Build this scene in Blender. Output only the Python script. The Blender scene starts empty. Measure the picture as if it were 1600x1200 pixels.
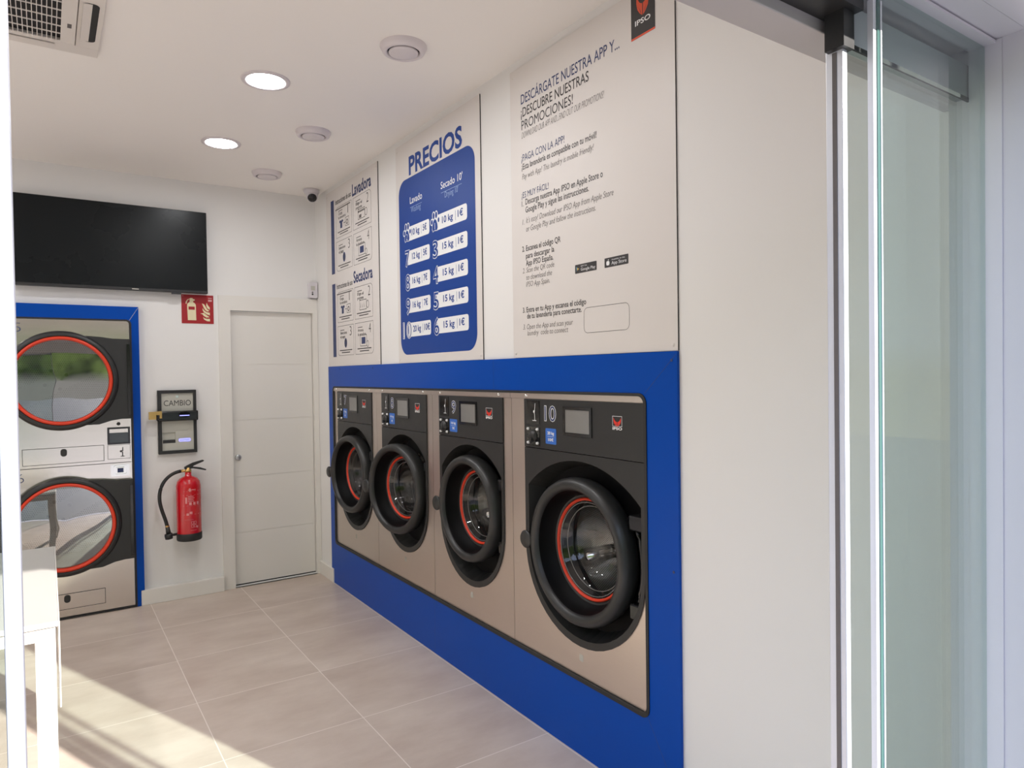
import bpy, math, random
from math import sin, cos, pi, radians
from mathutils import Vector, Matrix
from mathutils.geometry import tessellate_polygon

S = bpy.context.scene
COL = S.collection

# ------------------------------------------------------------------ camera
CX, CZ, YAW, PITCH, ROLL, FPX = -1.75459, 1.54489, 0.594471, -0.016044, -0.014423, 1077.73
fw = Vector((sin(YAW) * cos(PITCH), cos(YAW) * cos(PITCH), sin(PITCH)))
r0 = Vector((cos(YAW), -sin(YAW), 0)); u0 = r0.cross(fw)
rt = cos(ROLL) * r0 + sin(ROLL) * u0
up = -sin(ROLL) * r0 + cos(ROLL) * u0
cd = bpy.data.cameras.new('camera'); cam = bpy.data.objects.new('camera', cd); COL.objects.link(cam)
cd.sensor_fit = 'HORIZONTAL'; cd.sensor_width = 36.0; cd.lens = FPX * 36.0 / 1600.0
cd.clip_start = 0.02; cd.clip_end = 200
cam.matrix_world = Matrix(((rt.x, up.x, -fw.x, CX), (rt.y, up.y, -fw.y, 0.0), (rt.z, up.z, -fw.z, CZ), (0, 0, 0, 1)))
S.camera = cam

# ------------------------------------------------------------------ exposure, world, sun
S.view_settings.view_transform = 'Standard'
S.view_settings.look = 'None'
S.view_settings.gamma = 1.0
S.view_settings.use_curve_mapping = False
S.view_settings.exposure = 0.60

SUN_STRENGTH = 8.5
SKY_STRENGTH = 2.2
LAMP_STRENGTH = 70.0

def srgb(r, g, b, a=1.0):
    def f(c):
        c /= 255.0
        return c / 12.92 if c <= 0.04045 else ((c + 0.055) / 1.055) ** 2.4
    return (f(r), f(g), f(b), a)

W = bpy.data.worlds.new('street_sky'); S.world = W; W.use_nodes = True
nt = W.node_tree; N = nt.nodes; L = nt.links
bg = N['Background']
tc = N.new('ShaderNodeTexCoord'); sp = N.new('ShaderNodeSeparateXYZ'); L.new(tc.outputs['Generated'], sp.inputs[0])
ns = N.new('ShaderNodeTexNoise'); ns.inputs['Scale'].default_value = 9.0; ns.inputs['Detail'].default_value = 6.0
L.new(tc.outputs['Generated'], ns.inputs['Vector'])
tree = N.new('ShaderNodeValToRGB')
tree.color_ramp.elements[0].position = 0.38; tree.color_ramp.elements[0].color = (0.006, 0.012, 0.006, 1)
tree.color_ramp.elements[1].position = 0.66; tree.color_ramp.elements[1].color = (0.15, 0.21, 0.06, 1)
L.new(ns.outputs['Fac'], tree.inputs[0])
# height of the tree line wobbles with noise
ns2 = N.new('ShaderNodeTexNoise'); ns2.inputs['Scale'].default_value = 4.0; ns2.inputs['Detail'].default_value = 5.0
L.new(tc.outputs['Generated'], ns2.inputs['Vector'])
ma = N.new('ShaderNodeMath'); ma.operation = 'MULTIPLY_ADD'; ma.inputs[1].default_value = 0.5
L.new(ns2.outputs['Fac'], ma.inputs[0]); L.new(sp.outputs['Z'], ma.inputs[2])
st = N.new('ShaderNodeMapRange'); st.inputs['From Min'].default_value = 0.60; st.inputs['From Max'].default_value = 0.66
L.new(ma.outputs[0], st.inputs['Value'])
sky = N.new('ShaderNodeMix'); sky.data_type = 'RGBA'
sky.inputs['A'].default_value = (0.82, 0.86, 1.0, 1); sky.inputs['B'].default_value = (0.32, 0.48, 0.95, 1)
L.new(sp.outputs['Z'], sky.inputs['Factor'])
m1 = N.new('ShaderNodeMix'); m1.data_type = 'RGBA'
L.new(st.outputs['Result'], m1.inputs['Factor']); L.new(tree.outputs['Color'], m1.inputs['A']); L.new(sky.outputs['Result'], m1.inputs['B'])
fc = N.new('ShaderNodeMapRange'); fc.inputs['From Min'].default_value = 0.45; fc.inputs['From Max'].default_value = 0.60
L.new(sp.outputs['X'], fc.inputs['Value'])
fz = N.new('ShaderNodeMapRange'); fz.inputs['From Min'].default_value = 0.75; fz.inputs['From Max'].default_value = 0.70
L.new(sp.outputs['Z'], fz.inputs['Value'])
fm = N.new('ShaderNodeMath'); fm.operation = 'MULTIPLY'; L.new(fc.outputs['Result'], fm.inputs[0]); L.new(fz.outputs['Result'], fm.inputs[1])
m3 = N.new('ShaderNodeMix'); m3.data_type = 'RGBA'; m3.inputs['B'].default_value = (0.25, 0.255, 0.29, 1)
L.new(fm.outputs[0], m3.inputs['Factor']); L.new(m1.outputs['Result'], m3.inputs['A'])
gr = N.new('ShaderNodeMapRange'); gr.inputs['From Min'].default_value = -0.01; gr.inputs['From Max'].default_value = 0.03
L.new(sp.outputs['Z'], gr.inputs['Value'])
m2 = N.new('ShaderNodeMix'); m2.data_type = 'RGBA'; m2.inputs['A'].default_value = (0.22, 0.21, 0.20, 1)
L.new(gr.outputs['Result'], m2.inputs['Factor']); L.new(m3.outputs['Result'], m2.inputs['B'])
L.new(m2.outputs['Result'], bg.inputs['Color'])
bg.inputs['Strength'].default_value = SKY_STRENGTH

SUN_AZ, SUN_TAN = 0.405, 0.443          # dx per dy of the beam on the floor; tangent of elevation
d = Vector((-SUN_AZ, 1.0, 0)).normalized(); d.z = -SUN_TAN; d.normalize()
sd = bpy.data.lights.new('sun', 'SUN'); sun = bpy.data.objects.new('sun', sd); COL.objects.link(sun)
sd.energy = SUN_STRENGTH; sd.angle = radians(0.53); sd.color = (1.0, 0.94, 0.88)
sun.rotation_euler = d.to_track_quat('-Z', 'Y').to_euler(); sun.location = (1.5, -4, 4)

# ------------------------------------------------------------------ materials
def newmat(name):
    m = bpy.data.materials.new(name); m.use_nodes = True
    return m, m.node_tree.nodes, m.node_tree.links, m.node_tree.nodes['Principled BSDF']

def mat(name, col, rough=0.5, metal=0.0, vary=0.04, scale=6.0, bump=0.0, coat=0.0, spec=0.5, stretch=None):
    """principled surface with a gentle procedural variation of its colour and gloss"""
    m, n, l, p = newmat(name)
    t = n.new('ShaderNodeTexCoord'); mp = n.new('ShaderNodeMapping')
    if stretch: mp.inputs['Scale'].default_value = stretch
    l.new(t.outputs['Object'], mp.inputs['Vector'])
    z = n.new('ShaderNodeTexNoise'); z.inputs['Scale'].default_value = scale; z.inputs['Detail'].default_value = 5
    l.new(mp.outputs[0], z.inputs['Vector'])
    mx = n.new('ShaderNodeMix'); mx.data_type = 'RGBA'
    c = col
    mx.inputs['A'].default_value = (c[0] * (1 - vary), c[1] * (1 - vary), c[2] * (1 - vary), 1)
    mx.inputs['B'].default_value = (min(1, c[0] * (1 + vary)), min(1, c[1] * (1 + vary)), min(1, c[2] * (1 + vary)), 1)
    l.new(z.outputs['Fac'], mx.inputs['Factor']); l.new(mx.outputs['Result'], p.inputs['Base Color'])
    rr = n.new('ShaderNodeMapRange'); rr.inputs['To Min'].default_value = max(0.02, rough * 0.85); rr.inputs['To Max'].default_value = min(1, rough * 1.15)
    l.new(z.outputs['Fac'], rr.inputs['Value']); l.new(rr.outputs['Result'], p.inputs['Roughness'])
    p.inputs['Metallic'].default_value = metal
    p.inputs['Coat Weight'].default_value = coat
    p.inputs['Specular IOR Level'].default_value = spec
    if bump:
        b = n.new('ShaderNodeBump'); b.inputs['Strength'].default_value = bump; b.inputs['Distance'].default_value = 0.004
        l.new(z.outputs['Fac'], b.inputs['Height']); l.new(b.outputs[0], p.inputs['Normal'])
    return m

def glow(name, col, strength):
    m, n, l, p = newmat(name)
    p.inputs['Base Color'].default_value = (0.8, 0.8, 0.8, 1)
    p.inputs['Emission Color'].default_value = col; p.inputs['Emission Strength'].default_value = strength
    return m

def glass(name, tint, rough=0.0, base=0.04):
    """thin sheet glass: tinted transmission and a Schlick-weighted mirror"""
    m, n, l, p = newmat(name); n.remove(p)
    out = n['Material Output']
    tr = n.new('ShaderNodeBsdfTransparent'); tr.inputs[0].default_value = tint
    gl = n.new('ShaderNodeBsdfGlossy'); gl.inputs['Roughness'].default_value = rough
    lw = n.new('ShaderNodeLayerWeight'); lw.inputs['Blend'].default_value = 0.5
    pw = n.new('ShaderNodeMath'); pw.operation = 'POWER'; pw.inputs[1].default_value = 5
    l.new(lw.outputs['Facing'], pw.inputs[0])
    mm = n.new('ShaderNodeMath'); mm.operation = 'MULTIPLY_ADD'; mm.inputs[1].default_value = 1 - base; mm.inputs[2].default_value = base
    l.new(pw.outputs[0], mm.inputs[0])
    mx = n.new('ShaderNodeMixShader'); l.new(mm.outputs[0], mx.inputs[0]); l.new(tr.outputs[0], mx.inputs[1]); l.new(gl.outputs[0], mx.inputs[2])
    l.new(mx.outputs[0], out.inputs['Surface'])
    return m

def perforated(name, col, pitch, radial):
    """steel with staggered punched holes: on a drum wall (radial) or a flat plate"""
    m, n, l, p = newmat(name)
    p.inputs['Metallic'].default_value = 1.0; p.inputs['Roughness'].default_value = 0.3
    t = n.new('ShaderNodeTexCoord'); s = n.new('ShaderNodeSeparateXYZ'); l.new(t.outputs['Object'], s.inputs[0])
    def M(op, a, b=None):
        q = n.new('ShaderNodeMath'); q.operation = op
        for i, v in enumerate((a, b)):
            if v is None: continue
            if isinstance(v, (int, float)): q.inputs[i].default_value = v
            else: l.new(v, q.inputs[i])
        return q.outputs[0]
    if radial:
        a = M('MULTIPLY', M('ARCTAN2', s.outputs['Z'], s.outputs['X']), 0.28 / pitch); b = M('DIVIDE', s.outputs['Y'], pitch)
    else:
        a = M('DIVIDE', s.outputs['X'], pitch); b = M('DIVIDE', s.outputs['Z'], pitch)
    row = M('FLOOR', b)
    a = M('ADD', a, M('MULTIPLY', row, 0.5))
    fa = M('SUBTRACT', M('FRACT', a), 0.5); fb = M('SUBTRACT', M('FRACT', b), 0.5)
    dist = M('SQRT', M('ADD', M('MULTIPLY', fa, fa), M('MULTIPLY', fb, fb)))
    hole = M('LESS_THAN', dist, 0.25)
    if not radial:
        rad = M('SQRT', M('ADD', M('MULTIPLY', s.outputs['X'], s.outputs['X']), M('MULTIPLY', s.outputs['Z'], s.outputs['Z'])))
        diag = M('ABSOLUTE', M('SUBTRACT', M('MULTIPLY', s.outputs['X'], 0.55), s.outputs['Z']))
        hole = M('MULTIPLY', hole, M('GREATER_THAN', diag, 0.075))
    mx = n.new('ShaderNodeMix'); mx.data_type = 'RGBA'; l.new(hole, mx.inputs['Factor'])
    mx.inputs['A'].default_value = col; mx.inputs['B'].default_value = (0.01, 0.01, 0.01, 1)
    l.new(mx.outputs['Result'], p.inputs['Base Color'])
    l.new(M('SUBTRACT', 1.0, hole), p.inputs['Metallic'])
    return m

def floor_mat():
    m, n, l, p = newmat('floor_tiles')
    t = n.new('ShaderNodeTexCoord'); s = n.new('ShaderNodeSeparateXYZ'); l.new(t.outputs['Object'], s.inputs[0])
    def M(op, a, b=None):
        q = n.new('ShaderNodeMath'); q.operation = op
        for i, v in enumerate((a, b)):
            if v is None: continue
            if isinstance(v, (int, float)): q.inputs[i].default_value = v
            else: l.new(v, q.inputs[i])
        return q.outputs[0]
    P = 0.592
    ax = M('DIVIDE', M('ADD', s.outputs['X'], 0.599 + 20 * P), P); ay = M('DIVIDE', M('ADD', s.outputs['Y'], -2.946 + 20 * P), P)
    fx = M('ABSOLUTE', M('SUBTRACT', M('FRACT', M('ADD', ax, 0.5)), 0.5)); fy = M('ABSOLUTE', M('SUBTRACT', M('FRACT', M('ADD', ay, 0.5)), 0.5))
    grout = M('LESS_THAN', M('MINIMUM', fx, fy), 0.0035)
    tid = n.new('ShaderNodeCombineXYZ'); l.new(M('FLOOR', ax), tid.inputs[0]); l.new(M('FLOOR', ay), tid.inputs[1])
    wn = n.new('ShaderNodeTexWhiteNoise'); l.new(tid.outputs[0], wn.inputs['Vector'])
    off = n.new('ShaderNodeVectorMath'); off.operation = 'MULTIPLY_ADD'; off.inputs[1].default_value = (7, 7, 7)
    l.new(wn.outputs['Color'], off.inputs[0]); l.new(t.outputs['Object'], off.inputs[2])
    mp = n.new('ShaderNodeMapping'); mp.inputs['Scale'].default_value = (1.3, 2.6, 1); l.new(off.outputs[0], mp.inputs['Vector'])
    z = n.new('ShaderNodeTexNoise'); z.inputs['Scale'].default_value = 1.7; z.inputs['Detail'].default_value = 7; z.inputs['Roughness'].default_value = 0.62
    l.new(mp.outputs[0], z.inputs['Vector'])
    cr = n.new('ShaderNodeValToRGB')
    cr.color_ramp.elements[0].position = 0.32; cr.color_ramp.elements[0].color = srgb(190, 172, 158)
    cr.color_ramp.elements[1].position = 0.70; cr.color_ramp.elements[1].color = srgb(212, 197, 184)
    l.new(z.outputs['Fac'], cr.inputs[0])
    mx = n.new('ShaderNodeMix'); mx.data_type = 'RGBA'; l.new(grout, mx.inputs['Factor'])
    l.new(cr.outputs['Color'], mx.inputs['A']); mx.inputs['B'].default_value = srgb(232, 220, 210)
    l.new(mx.outputs['Result'], p.inputs['Base Color'])
    rg = n.new('ShaderNodeMapRange'); rg.inputs['To Min'].default_value = 0.30; rg.inputs['To Max'].default_value = 0.46
    l.new(z.outputs['Fac'], rg.inputs['Value']); l.new(rg.outputs['Result'], p.inputs['Roughness'])
    b = n.new('ShaderNodeBump'); b.inputs['Strength'].default_value = 0.35; b.inputs['Distance'].default_value = 0.002; b.invert = True
    l.new(grout, b.inputs['Height']); l.new(b.outputs[0], p.inputs['Normal'])
    return m

M_wall = mat('wall_paint', srgb(232, 230, 227), 0.7, vary=0.012, scale=2.5, bump=0.02)
M_ceil = mat('ceiling_paint', srgb(248, 243, 238), 0.85, vary=0.01, scale=2)
M_trimw = mat('white_lacquer', srgb(228, 224, 217), 0.4, vary=0.01)
M_floor = floor_mat()
M_blue = mat('blue_laminate', srgb(0, 70, 166), 0.30, vary=0.04, scale=1.5, spec=0.14)
M_bluep = mat('blue_print', srgb(14, 62, 142), 0.45, vary=0.02, spec=0.3)
M_navy = mat('navy_print', srgb(44, 58, 104), 0.5, vary=0.02)
M_stick = mat('sticker_blue', srgb(52, 108, 196), 0.4, vary=0.02)
M_board = mat('board_white', srgb(221, 215, 210), 0.45, vary=0.01)
M_dark = mat('board_core', (0.02, 0.02, 0.02, 1), 0.6)
M_ink = mat('black_ink', srgb(50, 46, 46), 0.5, vary=0.02)
M_grayink = mat('gray_ink', srgb(104, 98, 96), 0.5, vary=0.02)
M_steel = mat('brushed_steel', (0.70, 0.62, 0.56, 1), 0.34, 1.0, vary=0.03, scale=14, stretch=(1, 1, 18), bump=0.015)
M_steel2 = mat('dryer_steel', (0.74, 0.69, 0.64, 1), 0.17, 1.0, vary=0.01, scale=4, stretch=(1, 1, 8))
M_chrome = mat('polished_steel', (0.86, 0.85, 0.83, 1), 0.16, 1.0, vary=0.02)
M_rim = mat('glass_rim', (0.16, 0.16, 0.16, 1), 0.2, 0.4, vary=0.05)
M_alu = mat('aluminium_rail', (0.52, 0.53, 0.54, 1), 0.4, 1.0, vary=0.0)
M_galu = mat('grey_aluminium', srgb(150, 153, 163), 0.4, 0.0, vary=0.02)
M_anod = mat('anodised_profile', srgb(222, 224, 230), 0.32, 0.25, vary=0.02)
M_black = mat('black_plastic', (0.021, 0.021, 0.021, 1), 0.42, vary=0.1, scale=30)
M_ring = mat('door_ring_plastic', (0.024, 0.024, 0.0235, 1), 0.36, vary=0.08, scale=30)
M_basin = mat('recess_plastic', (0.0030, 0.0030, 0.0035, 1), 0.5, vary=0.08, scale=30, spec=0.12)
M_gloss = mat('gloss_black', (0.012, 0.012, 0.013, 1), 0.10, vary=0.05)
M_rubber = mat('black_rubber', (0.018, 0.018, 0.018, 1), 0.6, vary=0.1)
M_red = mat('red_gasket', (0.72, 0.045, 0.012, 1), 0.4, vary=0.05)
M_logo = mat('logo_red', (0.78, 0.04, 0.02, 1), 0.45, vary=0.03)
M_logo2 = mat('banner_orange', (0.70, 0.085, 0.03, 1), 0.45, vary=0.03)
M_white = mat('white_print', (0.85, 0.85, 0.85, 1), 0.45, vary=0.02)
M_screen = mat('display_glass', (0.22, 0.215, 0.205, 1), 0.12, vary=0.12, scale=9)
M_screen2 = mat('dark_display', (0.05, 0.06, 0.065, 1), 0.10, vary=0.15, scale=9)
M_ext = mat('extinguisher_red', (0.56, 0.006, 0.014, 1), 0.22, vary=0.04, coat=0.4)
M_signred = mat('sign_red', (0.36, 0.006, 0.010, 1), 0.45, vary=0.03)
M_lum = mat('luminous_cream', srgb(228, 216, 176), 0.5, vary=0.05)
M_brass = mat('brass', (0.62, 0.40, 0.15, 1), 0.3, 1.0, vary=0.06)
M_plate = mat('grey_plate', srgb(190, 188, 178), 0.42, 0.2, vary=0.03)
M_casing = mat('operator_casing', srgb(186, 180, 178), 0.42, 0.1, vary=0.03, stretch=(8, 1, 1))
M_frame = mat('white_frame', srgb(214, 209, 213), 0.4, vary=0.015)
M_table = mat('white_table', srgb(226, 221, 216), 0.35, vary=0.01)
M_ttop = mat('table_laminate', srgb(186, 184, 180), 0.35, vary=0.01)
M_vent = mat('vent_plastic', srgb(222, 214, 216), 0.4, vary=0.01)
M_ac = mat('cassette_plastic', srgb(228, 221, 214), 0.45, vary=0.01)
M_tv = mat('television_glass', (0.010, 0.012, 0.013, 1), 0.28, vary=0.1, scale=3, spec=0.16)
M_pave = mat('pavement', srgb(88, 86, 85), 0.8, vary=0.1, scale=12)
M_lamp = glow('lamp_diffuser', (0.985, 0.995, 1.01, 1), LAMP_STRENGTH)
M_led = glow('blue_led', (0.10, 0.12, 1.0, 1), 1.0)
M_glass = glass('pane_glass', (0.885, 0.935, 0.92, 1), 0.0, 0.04)
M_edge = mat('glass_edge', srgb(70, 104, 98), 0.15, vary=0.1, coat=0.3)
M_pglass = glass('porthole_glass', (0.93, 0.93, 0.93, 1), 0.02, 0.06)
M_dglass = glass('dryer_glass', (0.34, 0.36, 0.35, 1), 0.0, 0.34)
M_perf = perforated('perforated_drum', (0.92, 0.90, 0.87, 1), 0.0085, True)
M_perfd = perforated('perforated_back', (0.70, 0.67, 0.64, 1), 0.013, False)

# ------------------------------------------------------------------ mesh builder
_fonts = {}
def font_mesh(txt, bold):
    key = (txt, bold)
    if key not in _fonts:
        c = bpy.data.curves.new('lettering_source', 'FONT'); c.body = txt; c.size = 1.0
        c.resolution_u = 3; c.offset = bold; c.dimensions = '2D'; c.fill_mode = 'BOTH'
        o = bpy.data.objects.new('lettering_source', c); COL.objects.link(o)
        dg = bpy.context.evaluated_depsgraph_get()
        me = bpy.data.meshes.new_from_object(o.evaluated_get(dg))
        vs = [(v.co.x, v.co.y) for v in me.vertices]; fs = [tuple(p.vertices) for p in me.polygons]
        bpy.data.objects.remove(o); bpy.data.curves.remove(c); bpy.data.meshes.remove(me)
        _fonts[key] = (vs, fs)
    return _fonts[key]

class MB:
    def __init__(s): s.v = []; s.f = []; s.mi = []; s.m = 0; s.sm = []; s.smooth = False
    def add(s, vs, fs):
        b = len(s.v); s.v += [tuple(v) for v in vs]
        for f in fs: s.f.append(tuple(b + i for i in f)); s.mi.append(s.m); s.sm.append(s.smooth)
        return s
    def box(s, x0, x1, y0, y1, z0, z1):
        vs = [(x, y, z) for x in (x0, x1) for y in (y0, y1) for z in (z0, z1)]
        return s.add(vs, [(0, 1, 3, 2), (4, 6, 7, 5), (0, 4, 5, 1), (2, 3, 7, 6), (0, 2, 6, 4), (1, 5, 7, 3)])
    def plate(s, loops, y0, y1, side=None, back=True):
        """flat plate in x-z seen from -y: front at y0, back at y1; first loop outside, the rest holes"""
        pts = [p for lp in loops for p in lp]
        tris = tessellate_polygon([[Vector((p[0], p[1], 0)) for p in lp] for lp in loops])
        front = []
        for t in tris:
            a, b, c = (pts[i] for i in t)
            cr = (b[0] - a[0]) * (c[1] - a[1]) - (b[1] - a[1]) * (c[0] - a[0])
            front.append(tuple(t) if cr > 0 else tuple(reversed(t)))
        s.add([(p[0], y0, p[1]) for p in pts], front)
        if y1 is None: return s
        if back: s.add([(p[0], y1, p[1]) for p in pts], [tuple(reversed(t)) for t in front])
        k = s.m
        if side is not None: s.m = side
        for li, lp in enumerate(loops):
            n = len(lp)
            ar = sum(lp[i][0] * lp[(i + 1) % n][1] - lp[(i + 1) % n][0] * lp[i][1] for i in range(n))
            flip = (ar > 0) != (li == 0)
            vs = [(p[0], y0, p[1]) for p in lp] + [(p[0], y1, p[1]) for p in lp]
            fs = []
            for i in range(n):
                j = (i + 1) % n; q = (i, i + n, j + n, j)
                fs.append(tuple(reversed(q)) if flip else q)
            s.add(vs, fs)
        s.m = k
        return s
    def lathe(s, prof, axis='y', cx=0, cy=0, cz=0, n=64, sx=1.0, sz=1.0, closed=False):
        """profile of (radius, along) turned round the axis"""
        k = s.smooth; s.smooth = True
        vs = []
        for (r, a) in prof:
            for i in range(n):
                t = 2 * pi * i / n
                if axis == 'y': vs.append((cx + r * sx * cos(t), cy + a, cz + r * sz * sin(t)))
                elif axis == 'z': vs.append((cx + r * cos(t), cy + r * sin(t), cz + a))
                else: vs.append((cx + a, cy + r * cos(t), cz + r * sin(t)))
        fs = []
        P = len(prof)
        for j in range(P if closed else P - 1):
            for i in range(n):
                i2 = (i + 1) % n; j2 = (j + 1) % P
                fs.append((j * n + i, j * n + i2, j2 * n + i2, j2 * n + i))
        s.add(vs, fs); s.smooth = k
        return s
    def disc(s, r, cx, y, cz, n=48, sx=1.0):
        return s.plate([[(cx + r * sx * cos(2 * pi * i / n), cz + r * sin(2 * pi * i / n)) for i in range(n)]], y, None)
    def cyl(s, r, cx, y0, y1, cz, n=32, sx=1.0):
        return s.plate([[(cx + r * sx * cos(2 * pi * i / n), cz + r * sin(2 * pi * i / n)) for i in range(n)]], y0, y1)
    def tube(s, pts, r, n=12):
        k = s.smooth; s.smooth = True
        P = [Vector(p) for p in pts]; rs = r if isinstance(r, (list, tuple)) else [r] * len(P)
        vs = []
        ref = Vector((0, 0, 1))
        for i, p in enumerate(P):
            t = (P[min(i + 1, len(P) - 1)] - P[max(i - 1, 0)]).normalized()
            q = ref if abs(t.dot(ref)) < 0.95 else Vector((0, 1, 0))
            a = t.cross(q).normalized(); b = t.cross(a).normalized()
            for j in range(n):
                w = 2 * pi * j / n; vs.append(p + rs[i] * (cos(w) * a + sin(w) * b))
        fs = [(i * n + j, i * n + (j + 1) % n, (i + 1) * n + (j + 1) % n, (i + 1) * n + j) for i in range(len(P) - 1) for j in range(n)]
        fs.append(tuple(range(n - 1, -1, -1))); fs.append(tuple((len(P) - 1) * n + j for j in range(n)))
        s.add(vs, fs); s.smooth = k
        return s
    def text(s, txt, x, z, h, w=None, y=0.0, bold=0.0, shear=0.0, align='L'):
        """lettering with cap height h on baseline z; w fixes the total width"""
        vs, fs = font_mesh(txt, bold)
        hv, _ = font_mesh('H', bold)
        y0 = min(v[1] for v in hv); cap = max(v[1] for v in hv) - y0
        xa = min(v[0] for v in vs); xb = max(v[0] for v in vs)
        kz = h / cap; kx = (w / (xb - xa)) if w else kz
        tot = (xb - xa) * kx
        ox = x if align == 'L' else (x - tot / 2 if align == 'C' else x - tot)
        out = [(ox + (v[0] - xa) * kx + shear * (v[1] - y0) * kz, y, z + (v[1] - y0) * kz) for v in vs]
        return s.add(out, fs)
    def build(s, name, mats, parent=None, bevel=0.0, loc=None):
        me = bpy.data.meshes.new(name); me.from_pydata(s.v, [], s.f); me.update()
        for m in (mats if isinstance(mats, (list, tuple)) else [mats]): me.materials.append(m)
        me.polygons.foreach_set('material_index', s.mi); me.polygons.foreach_set('use_smooth', s.sm)
        o = bpy.data.objects.new(name, me); COL.objects.link(o)
        if parent: o.parent = parent
        if loc: o.location = loc
        if bevel:
            b = o.modifiers.new('edge', 'BEVEL'); b.width = bevel; b.segments = 2; b.limit_method = 'ANGLE'; b.angle_limit = radians(40)
        return o

def join(*parts):
    """several builders as one mesh, one material slot for each"""
    o = MB()
    for k, m in enumerate(parts):
        b = len(o.v); o.v += m.v
        o.f += [tuple(b + i for i in f) for f in m.f]; o.mi += [k] * len(m.f); o.sm += m.sm
    return o
def rect(x0, x1, z0, z1): return [(x0, z0), (x1, z0), (x1, z1), (x0, z1)]
def rrect(x0, x1, z0, z1, r, n=6):
    rr = r if isinstance(r, (list, tuple)) else (r, r, r, r)      # bl, br, tr, tl
    out = []
    for (cx, cz, a, q) in ((x0, z0, pi, rr[0]), (x1, z0, 1.5 * pi, rr[1]), (x1, z1, 0, rr[2]), (x0, z1, 0.5 * pi, rr[3])):
        ccx = cx + (q if cx == x0 else -q); ccz = cz + (q if cz == z0 else -q)
        if q <= 0: out.append((cx, cz)); continue
        for i in range(n + 1):
            t = a + 0.5 * pi * i / n; out.append((ccx + q * cos(t), ccz + q * sin(t)))
    return out
def circ(cx, cz, r, n=48, sx=1.0): return [(cx + sx * r * cos(2 * pi * i / n), cz + r * sin(2 * pi * i / n)) for i in range(n)]
def frame_loops(x0, x1, z0, z1, t, r=0.0):
    if r: return [rrect(x0, x1, z0, z1, r), rrect(x0 + t, x1 - t, z0 + t, z1 - t, max(r - t, 0.001))]
    return [rect(x0, x1, z0, z1), rect(x0 + t, x1 - t, z0 + t, z1 - t)]

def thing(name, label, cat, loc=(0, 0, 0), rz=0.0, group=None):
    o = bpy.data.objects.new(name, None); COL.objects.link(o); o.empty_display_size = 0.05
    o.location = loc; o.rotation_euler = (0, 0, rz); o['label'] = label; o['category'] = cat
    if group: o['group'] = group
    return o
def struct(o): o['kind'] = 'structure'; return o
def dup(root, loc=None, label=None):
    r = root.copy(); COL.objects.link(r)
    if loc: r.location = loc
    if label: r['label'] = label
    for ch in list(root.children):
        c = ch.copy(); COL.objects.link(c); c.parent = r
        for g in list(ch.children):
            e = g.copy(); COL.objects.link(e); e.parent = c
    return r
RW = -pi / 2          # things on the right wall: local x runs towards the entrance, local y into the wall

# ------------------------------------------------------------------ the setting
WX, BY, FYI, FYO, CE, LX = 0.012, 5.32, 0.70, 0.56, 2.93, -3.70
struct(MB().box(LX - 0.1, 0.9, 0.56, 6.1, -0.08, 0.0).build('floor', M_floor))
struct(MB().box(LX - 0.1, 0.9, 0.56, 6.1, CE, CE + 0.08).build('ceiling', M_ceil))
# wall with the washers (seen along local x = -y)
o = MB().plate([rect(-BY, -0.705, 0, CE), rect(-4.955, -1.752, 0.304, 1.464)], 0, 0.10).build('wall_right', M_wall)
o.rotation_euler = (0, 0, RW); o.location = (WX, 0, 0); struct(o)
# back wall: openings for the tumble dryers and for the door
o = MB().plate([rect(LX, WX + 0.1, 0, CE), rect(-3.40, -1.272, 0.012, 1.937), rect(-0.636, -0.022, 0.004, 2.032)], 0, 0.10).build('wall_back', M_wall)
o.location = (0, BY, 0); struct(o)
struct(MB().box(LX - 0.1, LX, 0.56, BY + 0.1, 0, CE).build('wall_left', M_wall))
o = MB().plate([rect(LX, 0.7, 0, 3.3), rect(-2.952, -0.147, 0.004, 2.206)], FYO, FYI).build('wall_front', M_frame); struct(o)
struct(MB().box(-14, 14, -16, 0.559, -0.10, -0.015).build('pavement', M_pave))
# skirting boards
bb = MB(); bb.box(-1.25, -0.715, BY - 0.045, BY, 0, 0.104); struct(bb.build('baseboard_back', M_trimw, bevel=0.003))
bb = MB(); bb.box(-0.008, WX, 5.0, BY, 0, 0.10); struct(bb.build('baseboard_right', M_trimw, bevel=0.003))
# the inner door: casing, leaf with four shallow grooves, lock
dr = MB()
dr.plate([rect(-0.713, 0.010, 0, 2.137), rect(-0.632, -0.026, -0.001, 2.03)], -0.018, 0.05)
door = struct(dr.build('door_1', M_trimw, bevel=0.002)); door.location = (0, BY, 0)
lf = MB()
zs = [0.014, 0.394, 0.807, 1.225, 1.637, 2.026]
for a, b in zip(zs[:-1], zs[1:]): lf.box(-0.629, -0.029, 0.018, 0.06, a + 0.0012, b - 0.0012)
lf.box(-0.629, -0.029, 0.0205, 0.055, 0.02, 2.02)
leaf = lf.build('door_leaf', M_trimw, door)
MB().box(-0.632, -0.026, 0.03, 0.05, 0.0045, 0.0195).build('door_gap_filler', M_dark, door)  # dark strip standing in for the shaded gap, stops light leaking under the leaf
kn = MB().lathe([(0, -0.012), (0.019, -0.012), (0.022, -0.008), (0.022, 0)], cx=-0.592, cz=0.952, cy=0.018, n=32)
kn.box(-0.595, -0.589, 0.004, 0.010, 0.944, 0.960)
kn.build('door_knob', M_alu, leaf)

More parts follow.
